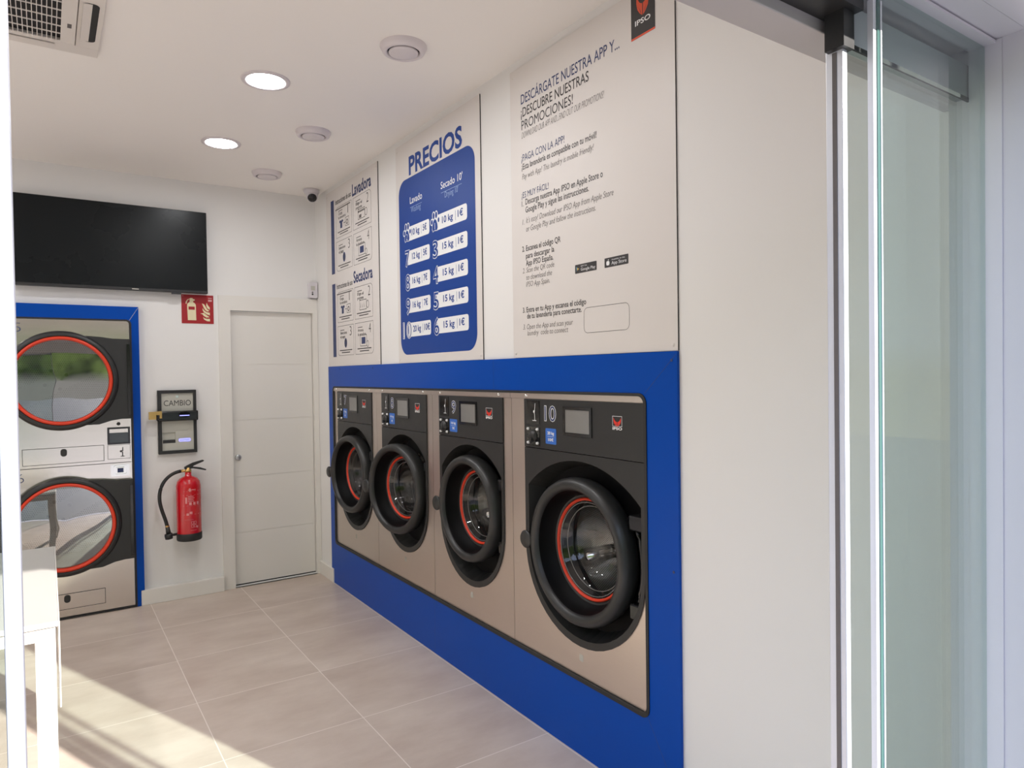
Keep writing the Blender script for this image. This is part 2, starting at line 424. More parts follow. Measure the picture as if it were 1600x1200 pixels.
# entrance: fixed panes, sliding leaves, rail casing
win = MB()
win.box(-0.150, -0.148, 0.60, 0.66, 0, 2.203); win.box(-1.80, -0.150, 0.61, 0.66, 2.198, 2.203)
win = struct(win.build('window_1', M_frame))
pg = MB().box(-0.560, -0.1505, 0.630, 0.640, 0.005, 2.197).build('window_pane', M_glass, win)
ed = MB(); ed.box(-0.568, -0.560, 0.628, 0.642, 0.0, 2.185).build('pane_edge', M_edge, win)
eh = MB(); eh.box(-0.578, -0.568, 0.630, 0.640, 0.0, 2.172); eh.box(-0.560, -0.556, 0.6265, 0.632, 0.0, 2.172); eh.build('edge_profile', M_anod, win)
win = MB(); win.box(-2.95, -2.92, 0.61, 0.66, 0, 2.203); win.box(-2.95, -1.80, 0.61, 0.66, 2.172, 2.203)
win = struct(win.build('window_2', M_frame))
MB().box(-2.92, -2.45, 0.630, 0.640, 0.005, 2.172).build('window_pane', M_glass, win)
def sliding(name, x0, x1, edge_left):
    e0, e1 = (x0, x0 + 0.014) if edge_left else (x1 - 0.012, x1)
    p = MB().box(e0, e1, 0.664, 0.696, 0.012, 2.10)
    r = struct(p.build(name, M_anod if edge_left else M_galu, bevel=0.002))
    if edge_left: MB().box(e0 - 0.0012, e0, 0.675, 0.683, 0.012, 2.09).build('edge_seal', M_grayink, r)
    g0, g1 = (e1, x1) if edge_left else (x0, e0)
    MB().box(g0, g1, 0.674, 0.684, 0.02, 2.104).build('glass_pane', M_glass, r)
    q = MB().box(g0, g1, 0.662, 0.688, 2.104, 2.172); q.build('top_rail', M_alu, r, bevel=0.002)
    MB().box(g0, g1, 0.660, 0.664, 2.096, 2.104).build('rail_seal', M_rubber, r)
    MB().box(e0 - 0.012 if edge_left else e0 - 0.002, e1 + 0.006, 0.655, 0.69, 2.092, 2.30).build('end_cap', M_black, r)
    return r
sliding('door_2', -0.612, 0.085, True)
sliding('door_3', -2.45, -1.7735, False)
op = MB().box(-2.95, WX, 0.701, 0.768, 2.134, 2.40)
tr = struct(op.build('trim_1', M_casing, bevel=0.002))
lt_ = struct(MB().box(LX, 0.7, 0.45, 0.5595, 2.206, 3.3).build('trim_3', M_frame))
MB().box(-2.95, -0.585, 0.642, 0.7005, 2.155, 2.197).build('door_track', M_black, tr)
MB().box(-0.585, WX, 0.692, 0.7005, 2.176, 2.197).build('track_shade_strip', M_grayink, tr)  # dark strip put in for the shade above the rail
jp = struct(MB().box(-0.022, WX, 0.703, 0.775, 0, 2.134).build('trim_2', M_trimw, bevel=0.002))

# ------------------------------------------------------------------ the blue surround of the washers
Y0 = 3.3275                                  # its middle along the wall
def lx(y, o=Y0): return o - y
su = thing('machine_surround', 'blue laminate surround framing the four washing machines on the right wall', 'wall panel', (0, Y0, 0), RW)
OL, OR_, OB, OT = lx(4.955), lx(1.752), 0.304, 1.464
o = MB().plate([[(lx(5.0), 0.001), (lx(1.6055), 0.001), (lx(1.6055), 1.6105), (lx(5.046), 1.6105), (lx(5.046), 0.104), (lx(5.0), 0.104)],
                rrect(OL, OR_, OB, OT, 0.035)], 0, 0.0105)
o.build('panel', M_blue, su)
o = MB().plate([rrect(OL - 0.002, OR_ + 0.002, OB - 0.002, OT + 0.002, 0.037), rrect(OL + 0.011, OR_ - 0.011, OB + 0.014, OT - 0.009, 0.028)], -0.004, 0.011)
o.build('edge_trim', M_rubber, su)
for (a, b) in (((OR_ - 0.008, OB + 0.006), (lx(1.64), 0.12)), ((OR_ - 0.008, OT), (lx(1.61), 1.60)), ((lx(3.39), 0.002), (lx(3.39), OB)), ((lx(2.75), OT), (lx(2.75), 1.61))):
    dx, dz = b[0] - a[0], b[1] - a[1]; q = math.hypot(dx, dz); nx, nz = -dz / q * 0.0008, dx / q * 0.0008
    MB().plate([[(a[0] - nx, a[1] - nz), (b[0] - nx, b[1] - nz), (b[0] + nx, b[1] + nz), (a[0] + nx, a[1] + nz)]], -0.0004, None).build('panel_seam', M_navy, su)
for (y, z) in ((5.03, 1.58), (4.80, 1.59), (4.2, 1.59), (1.63, 0.86), (1.63, 1.58), (5.03, 0.55)):
    MB().cyl(0.005, lx(y), -0.0015, 0, z, 12).build('screw_head', M_navy, su)

# ------------------------------------------------------------------ red mark and lettering used on machines and banner
def mark(mb, cx, cz, w, h, y, mats=(0, 1)):
    """red two-eared head: curved ears, split down the middle, pointed chin"""
    def P(pts): return [(cx + sgn * px * w / 2, cz + pz * h / 2) for px, pz in pts]
    for sgn in (-1, 1):
        out = [(1.0, 1.0), (0.98, 0.2), (0.82, -0.35), (0.45, -0.75), (0.06, -1.0), (0.06, 0.02), (0.25, 0.06), (0.5, 0.2), (0.75, 0.5)]
        mb.m = mats[0]; mb.plate([P(out)], y, None)
        mb.m = mats[1]; mb.plate([P([(0.86, -0.02), (0.62, -0.2), (0.36, -0.5), (0.26, -0.78), (0.34, -0.72), (0.46, -0.42), (0.68, -0.14)])], y - 0.0002, None)
    mb.m = 0

# ------------------------------------------------------------------ washing machines
def shield(x0, x1, ztop, zmid, zbot, n=24):
    cx = (x0 + x1) / 2; a = (x1 - x0) / 2
    return [(x1, ztop), (x0, ztop)] + [(cx - a * cos(pi * i / n), zmid - (zmid - zbot) * sin(pi * i / n)) for i in range(n + 1)]
def arch(x0, x1, zs_, ztop, zmid, zbot, n=24):
    cx = (x0 + x1) / 2; c = (x1 - x0) / 2; sg = ztop - zs_; R = (c * c + sg * sg) / (2 * sg); cz = ztop - R; t0 = math.asin(min(1, c / R))
    top = [(cx + R * sin(t0 - 2 * t0 * i / n), cz + R * cos(t0 - 2 * t0 * i / n)) for i in range(n + 1)]
    return top + [(cx - c * cos(pi * i / n), zmid - (zmid - zbot) * sin(pi * i / n)) for i in range(n + 1)]

WB = 0.304
def washer(num, kg, price, ya, yb, pa, pb, z0, R, rr, bot, theta, hinge, label, layout):
    """ya..yb: unit limits (far, near); pa..pb: black fascia limits; z0, R: door ring"""
    yc = (pa + pb) / 2
    def U(y): return yc - y
    t = thing('washing_machine', label, 'washing machine', (0.0, yc, WB + 0.016), RW, 'washing machines in the blue surround')
    zb = -(WB + 0.016)                     # heights below are from the floor
    def Z(z): return z + zb
    x0, x1 = U(pa), U(pb)
    FR = 0.006                             # steel front plane, just inside the surround
    fas = shield(x0, min(x1, U(yb) - 0.004), Z(1.430), Z(0.80), Z(bot))
    b = MB()
    b.plate([rect(U(ya) + 0.0012, U(yb) - 0.0012, Z(WB + 0.016), Z(1.431)), fas], FR, FR + 0.03)
    # cabinet behind the front
    b.box(U(ya) + 0.004, U(ya) + 0.008, FR + 0.03, 0.86, 0.0, Z(1.45)); b.box(U(yb) - 0.008, U(yb) - 0.004, FR + 0.03, 0.86, 0.0, Z(1.45))
    b.box(U(ya) + 0.004, U(yb) - 0.004, FR + 0.03, 0.86, Z(1.445), Z(1.45)); b.box(U(ya) + 0.004, U(yb) - 0.004, 0.85, 0.86, 0.0, Z(1.45))
    b.box(U(ya) + 0.004, U(yb) - 0.004, FR + 0.03, 0.86, 0.0, 0.004)
    body = b.build('cabinet', M_steel, t)
    s_ = MB().box(U(ya) + 0.0008, U(yb) - 0.0008, -0.001, 0.02, Z(1.432), Z(1.4545)); strip = s_.build('top_strip', M_steel, t)
    for xs in (x0 + 0.02 if num != 7 else x0 - 0.01, x1 - 0.03):
        if num == 10 and xs > 0: continue
        MB().lathe([(0.0001, -0.006), (0.005, -0.005), (0.007, 0)], cx=xs, cy=-0.001, cz=Z(1.4445), n=12).build('screw', M_chrome, strip)
    # lower fascia with the recess for the door
    ar = arch(x0 + 0.028, x1 - 0.018, Z(1.055), Z(1.188), Z(0.80), Z(bot + 0.032))
    f_ = MB().plate([shield(x0 + 0.001, x1 - 0.001, Z(1.2165), Z(0.80), Z(bot + 0.001)), ar], 0.0, 0.012)
    # recess walls and floor, with the hole that the drum mouth fills
    DB = 0.075
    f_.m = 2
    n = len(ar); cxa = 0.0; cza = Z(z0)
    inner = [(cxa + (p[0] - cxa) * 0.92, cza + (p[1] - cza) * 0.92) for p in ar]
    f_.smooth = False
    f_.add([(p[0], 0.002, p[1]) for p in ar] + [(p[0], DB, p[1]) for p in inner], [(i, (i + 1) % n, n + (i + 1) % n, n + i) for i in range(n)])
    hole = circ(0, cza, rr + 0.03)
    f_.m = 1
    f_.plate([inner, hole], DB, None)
    f_.m = 0
    fa = f_.build('fascia', [M_black, M_basin, M_ring], t)
    # mouth of the tub
    g = MB().lathe([(rr + 0.03, DB), (rr + 0.028, 0.13), (rr + 0.015, 0.17)], cz=cza)
    g.build('tub_seal', M_rubber, t)
    # drum with perforated wall, lifters, back
    dr = MB().lathe([(rr + 0.02, 0.15), (rr + 0.07, 0.19), (rr + 0.075, 0.58)], cz=0)
    drum = dr.build('drum', M_perf, t, loc=(0, 0, cza))
    bk = MB().lathe([(rr + 0.075, 0.58), (rr * 0.8, 0.57), (rr * 0.35, 0.53), (0.06, 0.525), (0.055, 0.50), (0.0001, 0.495)])
    for k in range(3):
        a = radians(20 + 120 * k)
        bk.tube([(0.05 * cos(a), 0.52, 0.05 * sin(a)), (rr * 1.2 * cos(a), 0.545, rr * 1.2 * sin(a))], [0.035, 0.05], 10)
    bk.build('drum_back', M_chrome, drum)
    for k in range(3):
        a = radians(-35 + 120 * k); q = rr + 0.055
        MB().tube([(q * cos(a), 0.22, q * sin(a)), (q * cos(a), 0.54, q * sin(a))], [0.04, 0.03], 10).build('lifter', M_chrome, drum)
    # control panel
    cp = MB().plate([rect(x0 + 0.001, x1 - 0.001, Z(1.2195), Z(1.4295))], 0.0, 0.012)
    panel = cp.build('control_panel', M_black, t)
    bx = layout
    sc = MB(); s0, s1 = x0 + bx['screen'][0], x0 + bx['screen'][1]
    sc.plate(frame_loops(s0, s1, Z(1.287), Z(1.405), 0.013), -0.004, 0.0)
    scr = sc.build('screen', M_gloss, t)
    MB().plate([rect(s0 + 0.012, s1 - 0.012, Z(1.299), Z(1.393))], -0.0016, 0.0).build('display', M_screen, scr)
    c0, c1 = x0 + bx['coin'][0], x0 + bx['coin'][1]
    cs = MB().plate([rect(c0, c1, Z(1.229), Z(1.311))], -0.003, 0.0).build('coin_slot', M_gloss, t)
    cm = (c0 + c1) / 2
    lev = MB().lathe([(0.0001, -0.014), (0.017, -0.013), (0.024, -0.006), (0.026, 0)], cx=cm, cy=-0.003, cz=Z(1.27), n=24)
    lev.box(cm + 0.002, cm + 0.016, -0.026, -0.012, Z(1.245), Z(1.262)); lev.build('coin_lever', M_ring, cs)
    for (px, pz) in ((c0 + 0.012, 1.30), (c1 - 0.012, 1.30), (c0 + 0.012, 1.24), (c1 - 0.012, 1.24)):
        MB().lathe([(0.0001, -0.008), (0.0055, -0.007), (0.0065, 0)], cx=px, cy=-0.003, cz=Z(pz), n=12).build('screw', M_white, cs)
    ca = MB().plate([rect(c0, c1, Z(1.322), Z(1.424))], -0.002, 0.0)
    card = ca.build('card_slot', M_gloss, t)
    k = MB(); mx = cm + 0.012
    k.plate([[(mx - 0.003, Z(1.365)), (mx, Z(1.365)), (mx + 0.006, Z(1.412)), (mx + 0.0035, Z(1.412))]], -0.0024, None)
    k.disc(0.006, mx - 0.004, -0.0024, Z(1.376), 12)
    k.box(mx - 0.0005, mx + 0.002, -0.0024, -0.002, Z(1.338), Z(1.366)); k.box(mx - 0.016, mx + 0.012, -0.0024, -0.002, Z(1.336), Z(1.3385))
    k.build('card_symbol', M_white, card)
    # number in outlined figures
    n0, n1 = x0 + bx['num'][0], x0 + bx['num'][1]
    nm = MB(); nm.text(str(num), (n0 + n1) / 2, Z(1.338), 0.067, n1 - n0, -0.0006, 0.03, align='C')
    nm.m = 1; nm.text(str(num), (n0 + n1) / 2, Z(1.3405), 0.062, (n1 - n0) * 0.93, -0.0012, -0.005, align='C')
    nm.build('number', [M_white, M_navy], t)
    p0, p1 = x0 + bx['tag'][0], x0 + bx['tag'][1]
    tg = MB().plate([rrect(p0, p1, Z(1.243), Z(1.309), 0.005)], -0.001, 0.0); pm = (p0 + p1) / 2
    tg.m = 1
    tg.text('%d kg' % kg, pm, Z(1.283), 0.0125, (p1 - p0) * 0.62, -0.0014, 0.03, align='C')
    tg.box(p0 + 0.014, p1 - 0.014, -0.0014, -0.001, Z(1.2745), Z(1.2755))
    tg.text('%d€' % price, pm, Z(1.255), 0.0125, (p1 - p0) * (0.5 if price > 9 else 0.3), -0.0014, 0.03, align='C')
    tg.build('price_tag', [M_stick, M_white], t)
    l0, l1 = x0 + bx['logo'][0], x0 + bx['logo'][1]
    lg = MB(); lg.m = 0; lg.plate(frame_loops(l0, l1, Z(1.340), Z(1.379), 0.0016), -0.0008, None)
    lg.text('IPSO', l0, Z(1.327), 0.0105, l1 - l0, -0.0008, 0.035)
    mark(lg, (l0 + l1) / 2, Z(1.3565), (l1 - l0) * 0.78, 0.034, -0.0010, (1, 2))
    lg.build('badge', [M_white, M_logo, M_black], t)
    wl = MB(); wl.plate([rect(-0.012, 0.012, Z(bot - 0.06), Z(bot - 0.032))], FR - 0.0005, None)
    wl.build('warning_label', M_plate, t)
    # door, hung on the right side
    e = theta
    D = MB()
    prof = [(0.270 / .296, 0.066), (0.288 / .296, 0.05), (0.296 / .296, 0.015), (0.2955 / .296, -0.004), (0.289 / .296, -0.022), (0.276 / .296, -0.033), (0.262 / .296, -0.034), (0.250 / .296, -0.026), (0.2455 / .296, -0.012)]
    P = [(q * R, a) for q, a in prof]
    ri = P[-1][0]
    D.lathe(P, n=96)
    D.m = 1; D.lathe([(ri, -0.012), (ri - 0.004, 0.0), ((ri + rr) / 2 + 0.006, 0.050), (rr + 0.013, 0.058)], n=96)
    D.m = 0; D.lathe([(rr + 0.013, 0.058), (rr + 0.002, 0.060), (rr + 0.002, 0.075)], n=96)
    door = D.build('door', [M_ring, M_basin], t)
    hx, hy = hinge, 0.0
    door.location = (hx - hinge * cos(e), hy - hinge * sin(e), cza); door.rotation_euler = (0, 0, e)
    MB().lathe([(rr + 0.002, 0.060), (rr, 0.0565), (rr - 0.004, 0.055), (rr - 0.008, 0.0575), (rr - 0.010, 0.066)], n=96).build('gasket_ring', M_red, door)
    gb = MB().lathe([(rr - 0.009, 0.064), (rr - 0.016, 0.066), (rr - 0.020, 0.085), (rr - 0.034, 0.088), (rr - 0.040, 0.118), (rr - 0.07, 0.15), (rr * 0.4, 0.172), (0.0001, 0.176)], n=96)
    gb.build('porthole', M_pglass, door)
    gm = MB().lathe([(rr - 0.0155, 0.063), (rr - 0.018, 0.0625), (rr - 0.0195, 0.064)], n=96).lathe([(rr - 0.033, 0.085), (rr - 0.0355, 0.0845), (rr - 0.037, 0.086)], n=96)
    gm.build('glass_rim', M_rim, door)
    hd = MB()
    kx = -(R + 0.024); kz = -0.006 if R > 0.28 else -0.012
    hd.lathe([(0.0001, -0.034), (0.034, -0.033), (0.039, -0.028), (0.038, -0.020), (0.0001, -0.016)], cx=kx, cz=kz, n=40)
    hd.tube([(-R + 0.012, 0.0, kz), (-R - 0.006, -0.012, kz), (kx + 0.02, -0.022, kz)], [0.022, 0.016, 0.014], 12)
    hd.build('handle', M_ring, door)
    for s2 in (-1, 1):
        MB().box(R - 0.02, R + 0.055, 0.008, 0.055, cza + s2 * R * 0.55 - 0.028, cza + s2 * R * 0.55 + 0.028).build('hinge', M_gloss, t, bevel=0.006)
    tb = MB().tube([(R * 0.75 + 0.06 * 0 + (R + 0.045) * 0, 0.03, cza)] * 0 + [((R + 0.032) * cos(radians(a)), 0.03, cza + (R + 0.055) * sin(radians(a))) for a in range(-24, 27, 4)], 0.010, 10)
    tb.build('hinge_cover', M_gloss, t)
    return t

LAY10 = dict(screen=(0.280, 0.458), coin=(0.024, 0.116), num=(0.150, 0.232), tag=(0.158, 0.231), logo=(0.576, 0.628))
LAY = dict(screen=(0.228, 0.398), coin=(0.018, 0.110), num=(0.140, 0.190), tag=(0.122, 0.200), logo=(0.482, 0.540))
washer(7, 12, 5, 4.953, 4.165, 4.870, 4.238, 0.865, 0.268, 0.186, 0.476, radians(5.1), 0.30, 'steel and black washing machine numbered 7, farthest from the entrance, door slightly ajar', LAY)
washer(8, 16, 7, 4.165, 3.390, 4.073, 3.455, 0.870, 0.267, 0.184, 0.488, radians(9.6), 0.30, 'steel and black washing machine numbered 8, its door standing widest ajar', LAY)
washer(9, 16, 7, 3.390, 2.610, 3.305, 2.678, 0.867, 0.268, 0.186, 0.474, radians(0.8), 0.30, 'steel and black washing machine numbered 9, second from the entrance, door pushed to', LAY)
washer(10, 20, 10, 2.610, 1.764, 2.503, 1.765, 0.826, 0.296, 0.206, 0.442, radians(0.7), 0.31, 'largest washing machine numbered 10, nearest the entrance, with 20 kg tag', LAY10)

# ------------------------------------------------------------------ boards above the washers
BT, BB = 2.893, 1.612
def board(ya, yb, label, cat='sign board'):
    ym = (ya + yb) / 2
    t = thing('information_board', label, cat, (0.006, ym, BB), RW)
    b = MB(); b.plate([rect(ym - ya, ym - yb, 0, BT - BB)], 0.0, 0.0055, side=1)
    b.build('board', [M_board, M_dark], t)
    for px in (ym - ya + 0.02, ym - yb - 0.02):
        for pz in (0.02, BT - BB - 0.03):
            MB().lathe([(0.0001, -0.003), (0.005, -0.0025), (0.006, 0)], cx=px, cz=pz, n=12).build('screw_cap', M_board, t)
    return t, (lambda y: ym - y), (lambda z: z - BB)
def lines(mb, U, Z, rows, y=-0.0006):
    for (s, ya, yb, zb, cap, bold, shear) in rows:
        mb.text(s, U(ya), Z(zb), cap, ya - yb, y, bold, shear)

# how-to board
t, U, Z = board(5.046, 4.0855, 'instruction board for washers and dryers, leftmost of three boards above the machines')
def figures(zt, zb, title, verb):
    ink = MB(); blue = MB(); thin = MB()
    MB().plate([rect(U(4.945), U(4.880), Z(zb), Z(zt))], -0.0005, None).build('heading_bar', M_navy, t)
    ink.text('Instrucciones de uso', U(4.85), Z(zt - 0.045), 0.038, 0.31, -0.0006, 0.012)
    thin.box(U(4.85), U(4.56), -0.0006, -0.0004, Z(zt - 0.088), Z(zt - 0.080))
    blue.text(title, U(4.52), Z(zt - 0.055 + (0.0 if title == 'Lavadora' else 0.015)), 0.082, 0.33, -0.0006, 0.028)
    join(ink, blue, thin).build('heading_lettering', [M_ink, M_navy, M_grayink], t)
    pz1, pz0 = zt - 0.070, zt - 0.070 - 0.218
    for k, (xa, xb, za, zc, word) in enumerate(((4.84, 4.535, pz0, pz1, 'Carga\nla ' + verb), (4.507, 4.195, pz0, pz1, 'Elige el\nprograma'),
                                              (4.845, 4.535, pz0 - 0.238, pz0 - 0.026, 'Selecciona\nel pago'), (4.508, 4.193, pz0 - 0.238, pz0 - 0.026, 'Arranca\nla ' + verb))):
        ink = MB(); blue = MB(); thin = MB()
        rad = [0.004] * 4; rad[{0: 3, 1: 2, 2: 0, 3: 1}[k]] = 0.035
        a = rrect(U(xa), U(xb), Z(za), Z(zc), rad); q = 0.0022
        cxm = (U(xa) + U(xb)) / 2; czm = (Z(za) + Z(zc)) / 2; sx = 1 - 2 * q / (U(xb) - U(xa)); sz = 1 - 2 * q / (zc - za)
        ink.plate([a, [(cxm + (p[0] - cxm) * sx, czm + (p[1] - czm) * sz) for p in a]], -0.0005, None)
        ink.text(str(k + 1), U(xb) - 0.075, Z(zc - 0.075), 0.062, 0.034 if k else 0.008, -0.0006, -0.015)
        w1, w2 = word.split('\n')
        ink.text(w1, U(xa) + 0.05, Z(zc - 0.060), 0.020, 0.011 * len(w1) + 0.02, -0.0006, 0.012)
        ink.text(w2, U(xa) + 0.05, Z(zc - 0.088), 0.020, 0.011 * len(w2) + 0.02, -0.0006, 0.012)
        thin.box(U(xa) + 0.05, U(xa) + 0.13, -0.0006, -0.0004, Z(zc - 0.034), Z(zc - 0.029))
        for j in range(2): ink.box(cxm - 0.12 + 0.04 * j, cxm + 0.12 - 0.04 * j, -0.0006, -0.0004, Z(za + 0.034 - 0.016 * j), Z(za + 0.040 - 0.016 * j))
        zi = za + 0.088
        if k == 0:
            blue.plate([[(cxm - 0.085, Z(zi + 0.025)), (cxm - 0.085, Z(zi + 0.012)), (cxm - 0.068, Z(zi + 0.012)), (cxm - 0.068, Z(zi - 0.028)), (cxm - 0.03, Z(zi - 0.028)), (cxm - 0.03, Z(zi + 0.012)), (cxm - 0.012, Z(zi + 0.012)), (cxm - 0.012, Z(zi + 0.025)), (cxm - 0.035, Z(zi + 0.03)), (cxm - 0.049, Z(zi + 0.022)), (cxm - 0.063, Z(zi + 0.03))]], -0.0006, None)
            ink.box(cxm - 0.002, cxm + 0.035, -0.0006, -0.0004, Z(zi - 0.002), Z(zi + 0.002))
            ink.plate(frame_loops(cxm + 0.03, cxm + 0.10, Z(zi - 0.03), Z(zi + 0.032), 0.003), -0.0006, None)
            ink.plate([circ(cxm + 0.065, Z(zi - 0.002), 0.018, 20, 1.0), circ(cxm + 0.065, Z(zi - 0.002), 0.011, 20)], -0.0007, None)
        elif k == 1:
            ink.plate(frame_loops(cxm - 0.07, cxm + 0.05, Z(zi - 0.032), Z(zi + 0.036), 0.0035), -0.0006, None)
            if verb == 'lavadora':
                for q2 in range(5): ink.box(cxm - 0.066 + 0.023 * q2, cxm - 0.05 + 0.023 * q2, -0.0006, -0.0004, Z(zi + 0.014), Z(zi + 0.026))
                thin.box(cxm - 0.05, cxm - 0.01, -0.0006, -0.0004, Z(zi - 0.024), Z(zi - 0.002))
            else:
                for q2, hh in enumerate((0.03, 0.018, 0.024)): ink.plate([[(cxm - 0.055 + 0.03 * q2, Z(zi + hh)), (cxm - 0.045 + 0.03 * q2, Z(zi - 0.015)), (cxm - 0.05 + 0.03 * q2, Z(zi - 0.016))]], -0.0006, None)
            ink.plate([circ(cxm + 0.07, Z(zi), 0.026, 20, 0.8), circ(cxm + 0.07, Z(zi), 0.022, 20, 0.8)], -0.0007, None)
        elif k == 2:
            blue.disc(0.034, cxm, -0.0006, Z(zi), 24, 0.75)
            ink.plate([circ(cxm, Z(zi), 0.022, 20, 0.7), circ(cxm, Z(zi), 0.014, 20, 0.7)], -0.0008, None)
        else:
            ink.plate(frame_loops(cxm - 0.07, cxm + 0.045, Z(zi - 0.036), Z(zi + 0.04), 0.0035), -0.0006, None)
            blue.plate([rect(cxm - 0.045, cxm + 0.02, Z(zi - 0.02), Z(zi + 0.024))], -0.0007, None)
            ink.plate([circ(cxm + 0.06, Z(zi - 0.022), 0.022, 20, 0.8), circ(cxm + 0.06, Z(zi - 0.022), 0.018, 20, 0.8)], -0.0007, None)
        join(ink, blue, thin).build('step_panel_print', [M_ink, M_navy, M_grayink], t)
figures(2.818, 2.284, 'Lavadora', 'lavadora')
figures(2.212, 1.680, 'Secadora', 'secadora')

# price board
t, U, Z = board(3.812, 2.849, 'price board headed PRECIOS with big blue panel, middle of three boards')
bp = MB(); bp.plate([rrect(U(3.776), U(2.901), Z(1.660), Z(2.678), 0.085, 10)], -0.0005, None)
bp.build('blue_panel', M_bluep, t)
MB().text('PRECIOS', U(3.634), Z(2.690), 0.108, 0.613, -0.0005, 0.03).build('title_lettering', M_bluep, t)
M_pale = mat('pale_blue_ink', srgb(150, 175, 220), 0.5)
wp = MB()
wp.text('Lavado', U(3.625), Z(2.525), 0.039, 0.153, -0.001, 0.006)
wp.text('Secado 10\'', U(3.252), Z(2.525), 0.037, 0.230, -0.001, 0.006)
lt = MB()
lt.text('Washing', U(3.613), Z(2.474), 0.032, 0.122, -0.001, -0.006); lt.text('Drying 10\'', U(3.209), Z(2.472), 0.030, 0.143, -0.001, -0.006)
lt.box(U(3.625), U(3.475), -0.001, -0.0008, Z(2.5035), Z(2.5055)); lt.box(U(3.25), U(3.03), -0.001, -0.0008, Z(2.5035), Z(2.5055))
join(wp, lt).build('column_lettering', [M_white, M_pale], t)
def paw(wp, dk, ol, cx, cz, s, digit):
    for (mb, g, y) in ((wp, 0.006, -0.0014), (dk, 0.0, -0.0018)):
        for (a, b, ra, rb) in ((-0.52, 0.16, 0.17, 0.2), (-0.2, 0.62, 0.17, 0.26), (0.24, 0.62, 0.17, 0.26), (0.62, 0.16, 0.14, 0.19)):
            mb.plate([[(cx + s * a + (s * ra + g) * cos(2 * pi * i / 20), cz + s * b + (s * rb + g) * sin(2 * pi * i / 20)) for i in range(20)]], y, None)
        mb.plate([[(cx + p[0] * (s + g * 1.4), cz - 0.18 * s + (p[1] + 0.22) * (s + g * 1.3)) for p in ((0, 0.3), (0.22, 0.18), (0.40, -0.15), (0.46, -0.45), (0.32, -0.66), (0.14, -0.58), (0, -0.62), (-0.14, -0.58), (-0.32, -0.66), (-0.46, -0.45), (-0.40, -0.15), (-0.22, 0.18))]], y, None)
    ol.text(digit, cx, cz - 0.48 * s, s * 0.5, s * (0.3 if digit != '1' else 0.07), -0.0022, -0.015, align='C')
ROW = [2.357, 2.2195, 2.080, 1.9415, 1.8035]
for i, z in enumerate(ROW):
    for (ya, yb, num, kg, eur) in ((3.665, 3.389, ('2', '7', '8', '9', '10')[i], (10, 12, 16, 16, 20)[i], (5, 5, 7, 7, 10)[i]),
                                 (3.318, 2.981, ('1', '3', '4', '5', '6')[i], (10, 15, 15, 15, 15)[i], 1)):
        wide = 1 if yb < 3.1 else 0.84
        wp = MB(); dk = MB(); ol = MB()
        wp.plate([rrect(U(ya), U(yb), Z(z - 0.0405), Z(z + 0.0405), (0.004, 0.016, 0.016, 0.004))], -0.001, None)
        dk.text('%d kg' % kg, U(yb) - 0.262 * wide, Z(z - 0.014), 0.036, 0.118 * wide, -0.0014, 0.022)
        dk.box(U(yb) - 0.118 * wide, U(yb) - 0.1155 * wide, -0.0014, -0.0012, Z(z - 0.024), Z(z + 0.026))
        dk.text('%d€' % eur, U(yb) - 0.094 * wide, Z(z - 0.013), 0.036, (0.080 if eur > 9 else 0.054) * wide, -0.0014, 0.022)
        if i == 0: paw(wp, dk, ol, U(ya) - 0.005, Z(z + 0.002), 0.068, num)
        else:
            xn = U(ya) - 0.004; wn_ = 0.062 if num != '10' else 0.118
            if num == '10': xn -= 0.018
            wp.text(num, xn, Z(z - 0.050), 0.098, wn_, -0.0014, 0.035, align='C')
            dk.text(num, xn, Z(z - 0.0465), 0.091, wn_ * 0.93, -0.0018, 0.0, align='C')
            if num == '10': ol.text(num, xn, Z(z - 0.0425), 0.083, wn_ * 0.80, -0.0022, -0.025, align='C')
        join(wp, dk, ol).build('price_print', [M_white, M_bluep, M_white], t)

# app board
t, U, Z = board(2.586, 1.606, 'tall app download board with much black text, nearest of three boards to the entrance')
def block(name, blue_, black_, grey_):
    nb = MB(); kb = MB(); gb = MB()
    lines(nb, U, Z, blue_); lines(kb, U, Z, black_); lines(gb, U, Z, grey_)
    join(nb, kb, gb).build(name, [M_navy, M_ink, M_grayink], t)
block('headline_lettering', [('DESCÁRGATE NUESTRA APP Y...', 2.502, 1.872, 2.725, 0.042, 0.004, 0)],
      [('¡DESCUBRE NUESTRAS', 2.503, 2.045, 2.668, 0.040, 0.006, 0), ('PROMOCIONES!', 2.500, 2.143, 2.612, 0.040, 0.0, 0)],
      [('DOWNLOAD OUR APP AND...FIND OUT OUR PROMOTIONS!', 2.500, 1.962, 2.575, 0.026, -0.012, 0.16)])
block('payment_lettering', [('¡PAGA CON LA APP!', 2.504, 2.200, 2.475, 0.030, 0.0, 0)],
      [('¡Esta lavandería es compatible con tu móvil!', 2.502, 2.004, 2.438, 0.026, 0.010, 0)],
      [('Pay with App! This laundry is mobile friendly!', 2.500, 2.024, 2.396, 0.024, -0.006, 0.16)])
block('step_lettering', [('¡ES MUY FÁCIL!', 2.505, 2.310, 2.314, 0.026, 0.0, 0)],
      [('1.', 2.506, 2.492, 2.278, 0.024, 0.006, 0), ('Descarga nuestra App IPSO en Apple Store o', 2.478, 1.971, 2.281, 0.026, 0.010, 0), ('Google Play y sigue las instrucciones.', 2.478, 2.053, 2.246, 0.026, 0.010, 0)],
      [('1.', 2.503, 2.489, 2.198, 0.023, -0.008, 0.16), ("It's easy! Download our IPSO App from Apple Store", 2.474, 1.914, 2.200, 0.024, -0.006, 0.16), ('or Google Play and follow the instructions.', 2.476, 2.014, 2.163, 0.024, -0.006, 0.16)])
